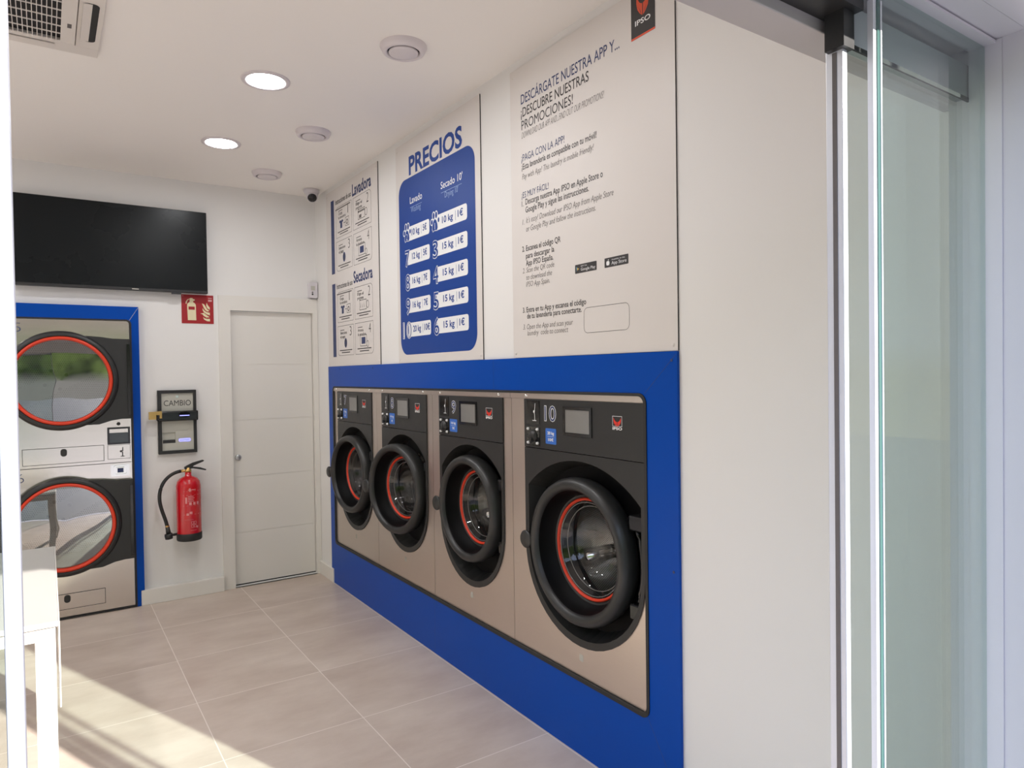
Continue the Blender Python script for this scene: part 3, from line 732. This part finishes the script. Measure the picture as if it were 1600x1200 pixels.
block('step_lettering', [], [('2. Escanea el código QR', 2.507, 2.233, 2.079, 0.024, 0.010, 0), ('para descargar la', 2.480, 2.277, 2.046, 0.024, 0.010, 0), ('App IPSO España.', 2.480, 2.284, 2.014, 0.024, 0.010, 0)],
      [('2. Scan the QR code', 2.506, 2.279, 1.984, 0.022, -0.006, 0.16), ('to download the', 2.481, 2.295, 1.952, 0.022, -0.006, 0.16), ('IPSO App Spain.', 2.481, 2.311, 1.922, 0.022, -0.006, 0.16)])
block('step_lettering', [], [('3. Entra en tu App y escanea el código', 2.509, 2.077, 1.810, 0.023, 0.010, 0), ('de tu lavandería para conectarte.', 2.477, 2.105, 1.782, 0.023, 0.010, 0)],
      [('3. Open the App and scan your', 2.508, 2.162, 1.736, 0.022, -0.006, 0.16), ('laundry  code to connect', 2.477, 2.193, 1.708, 0.022, -0.006, 0.16)])
MB().plate([rrect(U(2.092), U(1.836), Z(1.6965), Z(1.7965), 0.022), rrect(U(2.0905), U(1.8375), Z(1.698), Z(1.795), 0.0205)], -0.0005, None).build('code_box', M_ink, t)
# the two shop buttons
bt = MB(); bt.plate([rrect(U(2.142), U(2.012), Z(1.936), Z(1.971), 0.003)], -0.0005, None); bt.m = 1
ab = MB(); ab.plate([rrect(U(1.967), U(1.838), Z(1.936), Z(1.972), 0.003)], -0.0005, None); ab.m = 1
bt.text('GET IT ON', U(2.106), Z(1.960), 0.005, 0.036, -0.0008); bt.text('Google Play', U(2.106), Z(1.9445), 0.011, 0.086, -0.0008, 0.0)
ab.text('Available on the', U(1.928), Z(1.9605), 0.005, 0.072, -0.0008); ab.text('App Store', U(1.928), Z(1.9445), 0.012, 0.080, -0.0008, 0.0)
ax_, az_ = U(1.948), Z(1.953)
ab.plate([circ(ax_ - 0.003, az_ - 0.001, 0.0085, 18, 0.7)], -0.0008, None); ab.plate([circ(ax_ + 0.003, az_ - 0.001, 0.0085, 18, 0.7)], -0.0009, None)
ab.plate([[(ax_, az_ + 0.0085), (ax_ + 0.004, az_ + 0.010), (ax_ + 0.005, az_ + 0.014), (ax_ + 0.001, az_ + 0.012)]], -0.0008, None)
px_, pz_ = U(2.134), Z(1.9535)
for k, c in ((2, 0), (3, 1), (4, 2)):
    bt.m = k
    tri = [[(px_, pz_ + 0.011), (px_ + 0.009, pz_), (px_, pz_)], [(px_, pz_), (px_ + 0.009, pz_), (px_, pz_ - 0.011)], [(px_ + 0.005, pz_ + 0.006), (px_ + 0.018, pz_), (px_ + 0.005, pz_ - 0.006)]][c]
    bt.plate([tri], -0.0008 - 0.0001 * c, None)
ab.build('shop_button', [M_ink, M_white], t)
bt.build('shop_button', [M_ink, M_white, mat('button_teal', srgb(90, 160, 180), 0.5), mat('button_slate', srgb(70, 110, 130), 0.5), mat('button_gold', srgb(200, 160, 70), 0.5)], t)
# banner with the red mark
bn = MB(); bn.plate([rect(U(1.810), U(1.6935), Z(2.7215), Z(2.8925))], -0.0008, None)
bn.m = 1; bn.plate([rect(U(1.810), U(1.6935), Z(2.7215), Z(2.7285))], -0.0010, None)
bn.m = 2; bn.text('IPSO', U(1.790), Z(2.766), 0.0185, 0.075, -0.0012, 0.02)
mark(bn, U(1.752), Z(2.834), 0.062, 0.082, -0.0012, (1, 0))
bn.build('banner', [M_ink, M_logo2, M_white], t)

# ------------------------------------------------------------------ tumble dryers on the back wall
ds = thing('machine_surround', 'blue laminate surround framing the tumble dryers on the back wall', 'wall panel', (-2.3, BY, 0))
e0, e1 = -3.45 + 2.3, -1.2255 + 2.3
o = MB().plate([[(e1 - 0.02, 0.001), (e1 - 0.02, 0.106), (e1, 0.106), (e1, 2.026), (e0, 2.026), (e0, 0.001), (-3.40 + 2.3, 0.001)] + rrect(-3.40 + 2.3, -1.272 + 2.3, 0.0, 1.937, (0, 0, 0.03, 0.03))[::-1][:-2] + [(-1.272 + 2.3, 0.001)]], -0.045, 0.0)
o.build('panel', M_blue, ds)
MB().plate([rrect(-3.402 + 2.3, -1.270 + 2.3, 0.003, 1.939, (0.002, 0.002, 0.032, 0.032)), rrect(-3.392 + 2.3, -1.282 + 2.3, 0.014, 1.929, (0.001, 0.001, 0.024, 0.024))], -0.049, -0.03).build('edge_trim', M_rubber, ds)
a, b = (-1.282 + 2.3, 1.934), (e1, 2.024)
MB().plate([[(a[0], a[1]), (a[0] + 0.0015, a[1] - 0.001), (b[0], b[1] - 0.0015), (b[0] - 0.0015, b[1])]], -0.0456, None).build('panel_seam', M_plate, ds)

def dryer(cx, nums, label):
    t = thing('stacked_tumble_dryer', label, 'tumble dryer', (cx, BY - 0.045, 0.016), 0, 'stacked tumble dryers')
    zb = -0.016
    def X(x): return x + 1.632        # written in the coordinates of the right-hand column
    def Z(z): return z + zb
    xl, xr = X(-1.981), X(-1.284)
    for k, (z0, za, zc) in enumerate(((1.536, 0.987, 1.928), (0.602, 0.018, 0.983))):
        c0 = X(-1.670)
        b = MB(); b.plate([rect(xl + 0.001, xr - 0.001, Z(za), Z(zc)), circ(c0, Z(z0), 0.285)], 0.0, 0.03)
        b.box(xl + 0.003, xl + 0.006, 0.03, 0.75, Z(za), Z(zc)); b.box(xr - 0.006, xr - 0.003, 0.03, 0.75, Z(za), Z(zc)); b.box(xl + 0.003, xr - 0.003, 0.74, 0.75, Z(za), Z(zc))
        b.box(xl + 0.003, xr - 0.003, 0.03, 0.75, Z(zc) - 0.004, Z(zc)); b.box(xl + 0.003, xr - 0.003, 0.03, 0.75, Z(za), Z(za) + 0.004)
        b.build('front_panel', M_steel2, t)
        # drum
        dr = MB().lathe([(0.285, 0.0), (0.285, 0.05), (0.31, 0.07), (0.315, 0.62)])
        drum = dr.build('drum', M_perf, t, loc=(c0, 0, Z(z0)))
        bk = MB().lathe([(0.315, 0.62), (0.0001, 0.62)]); bk.build('drum_back', M_perfd, drum)
        for (bx, bz) in ((-0.05, 0.07), (0.04, 0.04), (-0.09, -0.03), (0.0, -0.06)): MB().cyl(0.012, bx, 0.610, 0.62, bz, 12).build('drum_bolt', M_black, drum)
        # door: black ring with a hinge wing to the right, red ring, glass
        R = 0.316
        wing = [(c0 + R * cos(radians(a_)), Z(z0) + R * sin(radians(a_))) for a_ in range(66, 295, 4)]
        xe = X(-1.272 - 0.014)
        up_ = [(xe, Z(z0 + 0.270)), (X(-1.38), Z(z0 + 0.272)), (X(-1.46), Z(z0 + 0.283))]
        lo_ = [(X(-1.47), Z(z0 - 0.288)), (X(-1.40), Z(z0 - 0.266)), (X(-1.34), Z(z0 - 0.258)), (xe, Z(z0 - 0.258))]
        dd = MB(); dd.plate([wing + lo_ + up_, circ(c0, Z(z0), 0.30, 64)], -0.045, -0.002)
        dd.lathe([(R, -0.02), (R + 0.001, -0.045), (0.308, -0.060), (0.293, -0.066), (0.282, -0.064), (0.280, -0.04)], cx=c0, cz=Z(z0), n=96)
        door = dd.build('door', M_black, t)
        MB().lathe([(0.2815, -0.055), (0.281, -0.067), (0.274, -0.073), (0.266, -0.072), (0.261, -0.064), (0.260, -0.04)], cx=c0, cz=Z(z0), n=96).build('gasket_ring', M_red, door)
        MB().lathe([(0.261, -0.045), (0.18, -0.049), (0.0001, -0.051)], cx=c0, cz=Z(z0), n=96).build('porthole', M_dglass, door)
        MB().box(xe - 0.018, xe - 0.002, -0.056, -0.046, Z(z0 - 0.235), Z(z0 + 0.235)).build('hinge', M_gloss, door)
        # lint drawer with its lock
        q0, q1 = (1.006, 1.107) if k == 0 else (0.066, 0.163)
        xd0, xd1 = X(-1.884), X(-1.446 if k == 0 else -1.457)
        lw = MB(); lw.plate([rect(xd0, xd1, Z(q0), Z(q1))], -0.0016, 0.0, side=1); lint = lw.build('lint_drawer', [M_steel2, M_dark], t)
        MB().plate([frame_loops(xd0 - 0.002, xd1 + 0.002, Z(q0) - 0.002, Z(q1) + 0.002, 0.003)[0], frame_loops(xd0 - 0.002, xd1 + 0.002, Z(q0) - 0.002, Z(q1) + 0.002, 0.003)[1]], -0.0018, None).build('drawer_gap', M_dark, lint)
        MB().plate([rrect(X(-1.685), X(-1.650), Z((q0 + q1) / 2 - 0.006), Z((q0 + q1) / 2 + 0.042), 0.016)], -0.008, 0.0).build('lock', M_black, lint)
        nm = MB(); nm.text(str(nums[k]), X(-1.915 if k else -1.912), Z(0.903 if k else 1.846), 0.055, 0.036, -0.0006, -0.02); nm.build('number', M_navy, t)
    # controls between the two drums
    sp_ = MB(); sp_.plate(frame_loops(X(-1.424), X(-1.292), Z(1.108), Z(1.222), 0.012), -0.006, 0.0); scr = sp_.build('screen', M_gloss, t)
    MB().plate([rect(X(-1.413), X(-1.303), Z(1.119), Z(1.185))], -0.003, 0.0).build('display', M_screen2, scr)
    MB().cyl(0.011, X(-1.358), -0.004, 0.0, Z(1.244), 20).build('button', M_black, t)
    cs = MB(); cs.plate(frame_loops(X(-1.424), X(-1.292), Z(1.010), Z(1.104), 0.002), -0.0012, None); card = cs.build('card_slot', M_dark, t)
    k = MB(); mx = X(-1.337)
    k.plate([[(mx - 0.004, Z(1.06)), (mx + 0.003, Z(1.06)), (mx + 0.003, Z(1.088)), (mx - 0.001, Z(1.088))]], -0.0014, None); k.disc(0.007, mx - 0.010, -0.0014, Z(1.060), 12)
    k.box(mx - 0.004, mx + 0.002, -0.0014, -0.001, Z(1.028), Z(1.056)); k.box(mx - 0.012, mx + 0.010, -0.0014, -0.001, Z(1.024), Z(1.029)); k.build('card_symbol', M_ink, card)
    cn = MB(); cn.plate([rect(X(-1.409), X(-1.300), Z(0.896), Z(0.973))], -0.004, 0.0)
    cn.plate([rrect(X(-1.392), X(-1.312), Z(0.903), Z(0.967), 0.012), rrect(X(-1.386), X(-1.318), Z(0.909), Z(0.961), 0.010)], -0.012, -0.004)
    cn.plate(frame_loops(X(-1.376), X(-1.330), Z(0.915), Z(0.955), 0.005), -0.016, -0.004); coin = cn.build('coin_slot', M_chrome, t)
    MB().plate([rect(X(-1.370), X(-1.336), Z(0.921), Z(0.949))], -0.006, -0.0045).build('coin_plate', M_navy, coin)
    return t
d1 = dryer(-1.632, (5, 6), 'steel double-stack tumble dryer numbered 5 and 6, nearest the inner door')
d2 = dryer(-2.334, (3, 4), 'steel double-stack tumble dryer left of the stack numbered 5 and 6')

# ------------------------------------------------------------------ television
tv = thing('television', 'wide black wall television above the tumble dryers', 'television', (-1.358, BY, 2.135))
bx = MB().box(-0.567, 0.567, -0.075, -0.035, 0.0, 0.570); case = bx.build('housing', M_black, tv, bevel=0.004)
MB().plate([rect(-0.562, 0.562, 0.018, 0.566)], -0.0765, -0.0755).build('screen', M_tv, tv)
MB().box(-0.2, 0.2, -0.036, -0.002, 0.12, 0.45).build('wall_bracket', M_black, tv)
MB().box(0.335, 0.395, -0.075, -0.055, -0.012, 0.002).build('sensor', M_black, tv)
MB().plate([rect(0.095, 0.135, 0.006, 0.012)], -0.0763, None).build('maker_mark', M_plate, tv)

# ------------------------------------------------------------------ fire extinguisher sign
fs = thing('fire_extinguisher_sign', 'square red fire extinguisher sign under the television corner', 'sign', (-0.848, BY, 1.928))
MB().plate([rect(-0.105, 0.105, 0, 0.203)], -0.003, 0.0).build('sign_plate', M_signred, fs)
sg = MB()
def SP(pts): return [(-0.105 + (x - 205) / 745 * 0.21, 0.203 - (y - 300) / 690 * 0.203) for x, y in pts]
body = SP([(340, 520), (395, 470), (395, 405), (345, 440), (320, 520), (302, 520), (305, 470), (345, 415), (400, 392), (410, 380), (465, 380), (470, 400), (515, 410), (510, 440), (475, 450), (475, 480), (510, 500), (535, 540), (540, 912), (345, 912), (335, 560)])
hole = SP([(365, 585), (510, 585), (510, 660), (365, 660)])
sg.plate([body, hole], -0.0036, None)
for f in ([(790, 480), (815, 540), (860, 590), (860, 650), (800, 610), (778, 550)], [(680, 500), (730, 520), (770, 590), (800, 640), (855, 680), (800, 690), (745, 650), (710, 580)],
          [(695, 610), (720, 660), (780, 705), (860, 720), (860, 785), (790, 760), (720, 715), (692, 660)], [(635, 745), (720, 730), (770, 770), (855, 830), (780, 840), (715, 800), (690, 765)],
          [(697, 830), (740, 860), (800, 870), (860, 865), (860, 930), (790, 925), (725, 890)]):
    sg.plate([SP(f)], -0.0036, None)
sg.build('pictogram', M_lum, fs)
ss = MB(); ss.plate([SP([(825, 360), (915, 360), (915, 378), (825, 378)])], -0.0034, None); ss.plate([SP([(825, 405), (915, 405), (915, 450), (825, 450)])], -0.0034, None); ss.plate([SP([(228, 325), (250, 325), (250, 345), (228, 345)])], -0.0034, None)
ss.build('small_print', mat('pink_ink', srgb(214, 160, 160), 0.5), fs)

# ------------------------------------------------------------------ fire extinguisher
fx = thing('fire_extinguisher', 'red wall-hung fire extinguisher with black hose, beside the inner door', 'fire extinguisher', (-0.948, 5.225, 0.420))
cy = MB().lathe([(0.0001, 0.03), (0.077, 0.03), (0.079, 0.05), (0.079, 0.375), (0.073, 0.405), (0.055, 0.428), (0.028, 0.440), (0.020, 0.446), (0.020, 0.470), (0.0001, 0.472)], axis='z', n=48)
cyl = cy.build('cylinder', M_ext, fx)
MB().lathe([(0.0001, 0.0), (0.076, 0.0), (0.081, 0.006), (0.081, 0.05), (0.0795, 0.052)], axis='z', n=48).build('foot_ring', M_rubber, fx)
def wrap(mb, a0, a1, z0, z1, rad=0.0796, n=5):
    """small printed patch lying on the cylinder"""
    vs = []
    for i in range(n + 1):
        a = a0 + (a1 - a0) * i / n
        for z in (z0, z1): vs.append((rad * sin(a), -rad * cos(a), z))
    mb.add(vs, [(2 * i, 2 * i + 2, 2 * i + 3, 2 * i + 1) for i in range(n)])
pr = MB(); rnd = random.Random(4)
for (z, a0, a1) in ((0.345, -0.55, 1.0), (0.318, -0.6, 1.0), (0.246, -0.6, 1.0), (0.185, -0.55, 1.0), (0.150, -0.5, 0.2)): wrap(pr, a0, a1, z, z + 0.0012)
for k in range(4): wrap(pr, -0.2, 0.2 + rnd.random() * 0.3, 0.275 + k * 0.011, 0.279 + k * 0.011)
wrap(pr, -0.2, 0.45, 0.352, 0.357); wrap(pr, -0.12, 0.02, 0.343, 0.366); wrap(pr, -0.42, -0.28, 0.262, 0.305)
for k in range(3): wrap(pr, -0.12 + k * 0.32, 0.08 + k * 0.32, 0.251, 0.270)
wrap(pr, -0.1, 0.12, 0.19, 0.205); wrap(pr, -0.35, -0.15, 0.18, 0.195)
for (a, z) in ((0.12, 0.105), (0.34, 0.105), (0.12, 0.128), (0.34, 0.128)):
    for (da, dz, ea, ez) in ((-0.09, -0.010, 0.09, -0.0075), (-0.09, 0.0075, 0.09, 0.010), (-0.10, -0.009, -0.065, 0.009), (0.065, -0.009, 0.10, 0.009)): wrap(pr, a + da, a + ea, z + dz, z + ez, n=2)
wrap(pr, 0.46, 0.6, 0.09, 0.104); wrap(pr, -0.05, 0.45, 0.075, 0.077)
pr.build('printed_label', mat('pale_red_ink', srgb(226, 150, 150), 0.45), cyl)
vb = MB().lathe([(0.0001, 0.470), (0.021, 0.470), (0.021, 0.486), (0.014, 0.490), (0.014, 0.500), (0.0001, 0.501)], axis='z', n=24)
vb.tube([(0, 0, 0.480), (-0.045, 0, 0.480)], 0.010, 12); vb.build('valve', M_brass, fx)
hn = MB(); hn.plate([[(-0.022, 0.492), (0.012, 0.489), (0.036, 0.512), (0.098, 0.536), (0.104, 0.543), (0.094, 0.547), (0.03, 0.532), (-0.005, 0.516), (-0.024, 0.505)]], -0.010, 0.010)
hn.plate([[(0.0, 0.490), (0.03, 0.493), (0.075, 0.482), (0.112, 0.472), (0.117, 0.479), (0.08, 0.495), (0.03, 0.505), (0.0, 0.500)]], -0.009, 0.009); hn.build('lever', M_black, fx, bevel=0.003)
def bez(P, n=24):
    out = []
    for i in range(n + 1):
        t = i / n; s1 = 1 - t
        out.append(tuple(s1**3 * P[0][j] + 3 * s1 * s1 * t * P[1][j] + 3 * s1 * t * t * P[2][j] + t**3 * P[3][j] for j in range(3)))
    return out
hp = bez([(-0.045, 0, 0.480), (-0.13, 0, 0.470), (-0.178, 0, 0.40), (-0.181, 0, 0.32)], 14)[:-1] + bez([(-0.181, 0, 0.32), (-0.184, 0, 0.24), (-0.150, 0, 0.18), (-0.137, 0, 0.105)], 14)
MB().tube(hp, 0.0115, 12).build('hose', M_rubber, fx)
nz = MB().tube([(-0.137, 0, 0.106), (-0.130, 0, 0.055)], [0.013, 0.016], 14).tube([(-0.132, 0, 0.058), (-0.130, 0, 0.046), (-0.128, 0, 0.022)], [0.024, 0.027, 0.024], 16).tube([(-0.13, 0, 0.045), (-0.075, 0, 0.048)], 0.009, 10)
nz.build('nozzle', M_black, fx)
MB().lathe([(0.0125, 0.0), (0.0135, 0.006), (0.0125, 0.012)], axis='z', cx=-0.1375, cz=0.104, n=16).build('hose_ferrule', M_brass, fx)
MB().box(-0.03, 0.03, 0.060, 0.095, 0.36, 0.42).build('wall_hook', M_black, fx)

# ------------------------------------------------------------------ change machine
ch = thing('change_machine', 'black framed change machine lettered CAMBIO set in the back wall', 'change machine', (-0.9985, BY, 1.017))
MB().plate([rect(-0.1215, 0.1235, 0, 0.442), rect(-0.098, 0.104, 0.022, 0.420)], -0.030, 0.0).build('frame', M_black, ch, bevel=0.002)
face = MB(); face.plate([rect(-0.098, 0.104, 0.022, 0.420), rect(-0.093, -0.013, 0.074, 0.150)], -0.018, -0.002); fp = face.build('face_plate', M_plate, ch)
MB().text('CAMBIO', -0.082, 0.333, 0.038, 0.172, -0.0185, 0.0).build('lettering', M_ink, fp)
MB().cyl(0.010, 0.003, -0.020, -0.018, 0.396, 20).build('lock', M_chrome, fp)
MB().box(-0.093, -0.013, -0.004, -0.002, 0.096, 0.150).build('tray_back', M_plate, fp)
MB().box(-0.093, -0.013, -0.016, -0.003, 0.074, 0.096).build('coin_tray', M_black, fp)
br = MB().box(-0.122, 0.130, -0.062, -0.028, 0.228, 0.298); bar = br.build('security_bar', M_gloss, ch, bevel=0.008)
MB().plate([circ(0.041, 0.272, 0.020, 24, 1.9)], -0.063, -0.061).build('note_slot', M_basin, bar)
MB().box(0.010, 0.072, -0.0645, -0.0625, 0.262, 0.268).build('slot_light', M_led, bar)
MB().plate([rrect(0.008, 0.084, 0.080, 0.102, 0.009)], -0.0188, -0.018).build('led_window', M_led, fp)
MB().text('AGOTADO', 0.046, 0.086, 0.010, 0.062, -0.0192, 0.0, align='C').build('led_text', mat('led_dark', (0.02, 0.02, 0.25, 1), 0.5), fp)
pl = thing('padlock', 'brass padlock hanging on the left end of the black change machine bar', 'padlock', (-1.142, BY - 0.052, 1.262))
MB().plate([[(-0.037, 0), (0.008, 0), (0.008, 0.030), (0.028, 0.030), (0.028, 0.006), (0.043, 0.006), (0.043, 0.055), (-0.037, 0.052)]], -0.014, 0.014).build('lock_body', M_brass, pl, bevel=0.003)
MB().tube([(0.013, -0.004, 0.030), (0.013, -0.004, -0.004), (0.020, -0.002, -0.012), (0.034, 0.0, -0.012), (0.040, 0, -0.004), (0.040, 0, 0.008)], 0.006, 10).build('shackle', M_gloss, pl)

# ------------------------------------------------------------------ wall sensor and dome camera in the corner
se = thing('alarm_sensor', 'small white alarm sensor above the door corner', 'alarm sensor', (-0.024, BY, 2.146))
MB().plate([rrect(-0.034, 0.030, 0, 0.122, 0.012)], -0.045, 0.0).build('housing', M_frame, se, bevel=0.006)
MB().plate([rect(-0.022, 0.010, 0.058, 0.092)], -0.0462, -0.045).build('lens_window', M_plate, se)
for (z, r) in ((0.043, 0.006), (0.028, 0.007)): MB().cyl(r, -0.010, -0.0465, -0.045, z, 16).build('indicator', M_black if z < 0.04 else M_grayink, se)
dc = thing('dome_camera', 'white dome security camera on the ceiling by the far corner', 'security camera', (-0.085, 5.10, CE))
MB().lathe([(0.0001, 0.0), (0.058, 0.0), (0.058, -0.018), (0.048, -0.032), (0.0001, -0.036)], axis='z', n=40).build('base', M_frame, dc)
ax = Vector((-0.22, -0.78, -0.60)).normalized()
hd = MB(); hd.smooth = True
c0 = Vector((0.0, -0.012, -0.050))
za = ax; xa = za.cross(Vector((0, 0, 1))).normalized(); ya_ = za.cross(xa)
def orient(mb, prof, n=32):
    vs = []; 
    for (r, a) in prof:
        for i in range(n):
            t_ = 2 * pi * i / n; p = c0 + za * a + xa * (r * cos(t_)) + ya_ * (r * sin(t_)); vs.append(tuple(p))
    mb.smooth = True
    mb.add(vs, [(j * n + i, j * n + (i + 1) % n, (j + 1) * n + (i + 1) % n, (j + 1) * n + i) for j in range(len(prof) - 1) for i in range(n)])
    return mb
orient(MB(), [(0.0001, -0.043), (0.025, -0.035), (0.041, -0.012), (0.043, 0.004), (0.039, 0.022), (0.033, 0.030)]).build('turret', M_frame, dc)
orient(MB(), [(0.033, 0.030), (0.030, 0.036), (0.0001, 0.038)]).build('lens', M_gloss, dc)

# ------------------------------------------------------------------ ceiling: downlights, vents, air conditioner
dl = thing('ceiling_downlight', 'round lit ceiling downlight, nearer one of the two in view', 'downlight', (-0.872, 3.325, CE), 0, 'round ceiling downlights')
MB().lathe([(0.083, 0.0), (0.083, -0.004), (0.090, -0.008), (0.108, -0.006), (0.110, 0.0)], axis='z', n=64).build('trim_ring', M_vent, dl)
MB().lathe([(0.0845, -0.004), (0.0001, -0.005)], axis='z', n=64).build('diffuser', M_lamp, dl)
dup(dl, (-0.866, 4.345, CE), 'round lit ceiling downlight, farther one of the two in view')
dup(dl, (-0.872, 2.305, CE), 'round lit ceiling downlight overhead near the entrance, beside the first vent')
for i, y in enumerate((4.345, 3.325, 2.305)):
    dup(dl, (-2.75, y, CE), ('round lit ceiling downlight beyond the air conditioner, over the dryers', 'round lit ceiling downlight left of the air conditioner', 'round lit ceiling downlight left of the air conditioner, by the entrance')[i])
vt = thing('ceiling_vent', 'round white ceiling vent nearest the entrance, largest in view', 'ceiling vent', (-0.474, 2.676, CE), 0, 'round ceiling vents in a row')
MB().lathe([(0.098, 0.0), (0.098, -0.006), (0.088, -0.026), (0.078, -0.031), (0.070, -0.029), (0.068, -0.010)], axis='z', n=64).build('outer_ring', M_vent, vt)
MB().lathe([(0.068, -0.012), (0.0001, -0.012)], axis='z', n=48).build('throat', M_dark, vt)
MB().lathe([(0.0001, -0.034), (0.054, -0.034), (0.061, -0.031), (0.062, -0.026), (0.046, -0.014)], axis='z', n=48).build('valve_disc', M_vent, vt)
dup(vt, (-0.466, 3.885, CE), 'round white ceiling vent above the price board, second from the entrance')
dup(vt, (-0.478, 4.826, CE), 'round white ceiling vent farthest from the entrance, near the dome camera')

ac = thing('air_conditioner', 'white square ceiling air conditioner with dark grille', 'air conditioner', (-1.862, 3.112, CE))
HW = 0.319
bo = MB()
def ring_z(mb, o_, i_, z0, z1):
    """square frame hanging from the ceiling, o_ and i_ are half widths"""
    for (a0, a1, b0, b1) in ((-o_, o_, i_, o_), (-o_, o_, -o_, -i_), (-o_, -i_, -i_, i_), (i_, o_, -i_, i_)): mb.box(a0, a1, b0, b1, z0, z1)
ring_z(bo, HW, 0.237, -0.020, 0.0); bo.box(-0.237, 0.237, -0.237, 0.237, -0.004, 0.0)
shell = bo.build('panel', M_ac, ac, bevel=0.006)
ig = MB()
for q in ((-0.234, 0.234, 0.212, 0.234), (-0.234, 0.234, -0.234, -0.212), (-0.234, -0.186, -0.212, 0.212), (0.186, 0.234, -0.212, 0.212)): ig.box(*q, -0.026, -0.009)
ig.build('grille_frame', M_ac, ac, bevel=0.002)
MB().box(-0.234, 0.234, -0.234, 0.234, -0.0085, -0.005).build('grille_shade', M_dark, ac)
gl = MB()
for i in range(25): x = -0.186 + 0.372 * i / 24; gl.box(x - 0.0014, x + 0.0014, -0.212, 0.212, -0.026, -0.023)
for i in range(7): y = -0.206 + 0.41 * i / 6; gl.box(-0.186, 0.186, y - 0.003, y + 0.003, -0.0265, -0.0235)
gl.build('grille_bars', M_ac, ac)
for k in range(4):
    a = k * pi / 2
    lo = MB(); lo.plate([rrect(-0.17, 0.17, -0.026, 0.026, 0.02)], -0.001, None)
    v = [(p[0], p[2]) for p in lo.v]
    z_ = MB(); c_, s_ = cos(a), sin(a)
    pts = [(x, y + 0.276) for x, y in v]
    z_.add([(c_ * x - s_ * y, s_ * x + c_ * y, -0.0205) for x, y in pts], [tuple(reversed(f)) for f in lo.f])
    slot = z_.build('air_slot', M_dark if k != 0 else M_ac, ac)
    fl = MB(); q = [(-0.165, 0.250), (0.165, 0.250), (0.165, 0.290), (-0.165, 0.290)]
    hs = (-0.026, -0.026, -0.0185, -0.0185)
    fl.add([(c_ * x - s_ * y, s_ * x + c_ * y, h) for (x, y), h in zip(q, hs)] + [(c_ * x - s_ * y, s_ * x + c_ * y, h + 0.003) for (x, y), h in zip(q, hs)], [(3, 2, 1, 0), (4, 5, 6, 7), (0, 1, 5, 4), (1, 2, 6, 5), (2, 3, 7, 6), (3, 0, 4, 7)])
    fl.build('louver', M_ac, slot)
MB().box(0.205, 0.219, 0.03, 0.066, -0.0268, -0.0258).build('maker_plate', M_grayink, ac)

# ------------------------------------------------------------------ white folding table, front left
tb = thing('drop_leaf_table', 'white drop-leaf table just inside the entrance, sunlit on its near edge', 'table', (-2.08, 3.33, 0))
def TX(x): return x + 2.08
def TY(y): return y - 3.33
MB().box(TX(-2.45), TX(-1.7375), TY(2.715), TY(3.945), 0.732, 0.750).build('tabletop', M_ttop, tb, bevel=0.002)
MB().box(TX(-1.7372), TX(-1.7325), TY(2.715), TY(3.945), 0.462, 0.7495).build('drop_leaf', M_table, tb, bevel=0.002)
for q in ((-2.42, -1.79, 2.735, 2.755), (-2.42, -1.79, 3.90, 3.92), (-1.765, -1.747, 2.79, 3.87), (-2.44, -2.422, 2.79, 3.87)):
    MB().box(TX(q[0]), TX(q[1]), TY(q[2]), TY(q[3]), 0.685, 0.727).build('apron', M_table, tb)
for (x, y) in ((-1.773, 2.765), (-1.773, 3.895), (-2.41, 2.765), (-2.41, 3.895)):
    MB().box(TX(x - 0.0285), TX(x + 0.0285), TY(y - 0.032), TY(y + 0.032), 0.0, 0.727).build('leg', M_table, tb, bevel=0.002)

# ------------------------------------------------------------------ street side: added unseen post and pipe that cast dark bars on the floor
ps = thing('shadow_post', 'grey square post added unseen outside the entrance to shade the floor', 'post', (-0.02, -0.60, -0.015))
MB().box(-0.026, 0.026, -0.03, 0.03, 0.0, 3.4).build('post', M_alu, ps, bevel=0.004)
MB().box(-0.045, 0.045, -0.06, 0.06, 0.0, 0.012).build('base_plate', M_alu, ps)
pp = MB().tube([(0, 0, 0), (0, 0, 3.4)], 0.014, 14).build('shadow_pipe', M_galu); pp.location = (0.062, -0.60, -0.015)  # unseen pipe, added only for its thin shadow bar
pp['label'] = 'slim grey pipe added unseen outside to cast a shadow bar on the floor'; pp['category'] = 'pipe'
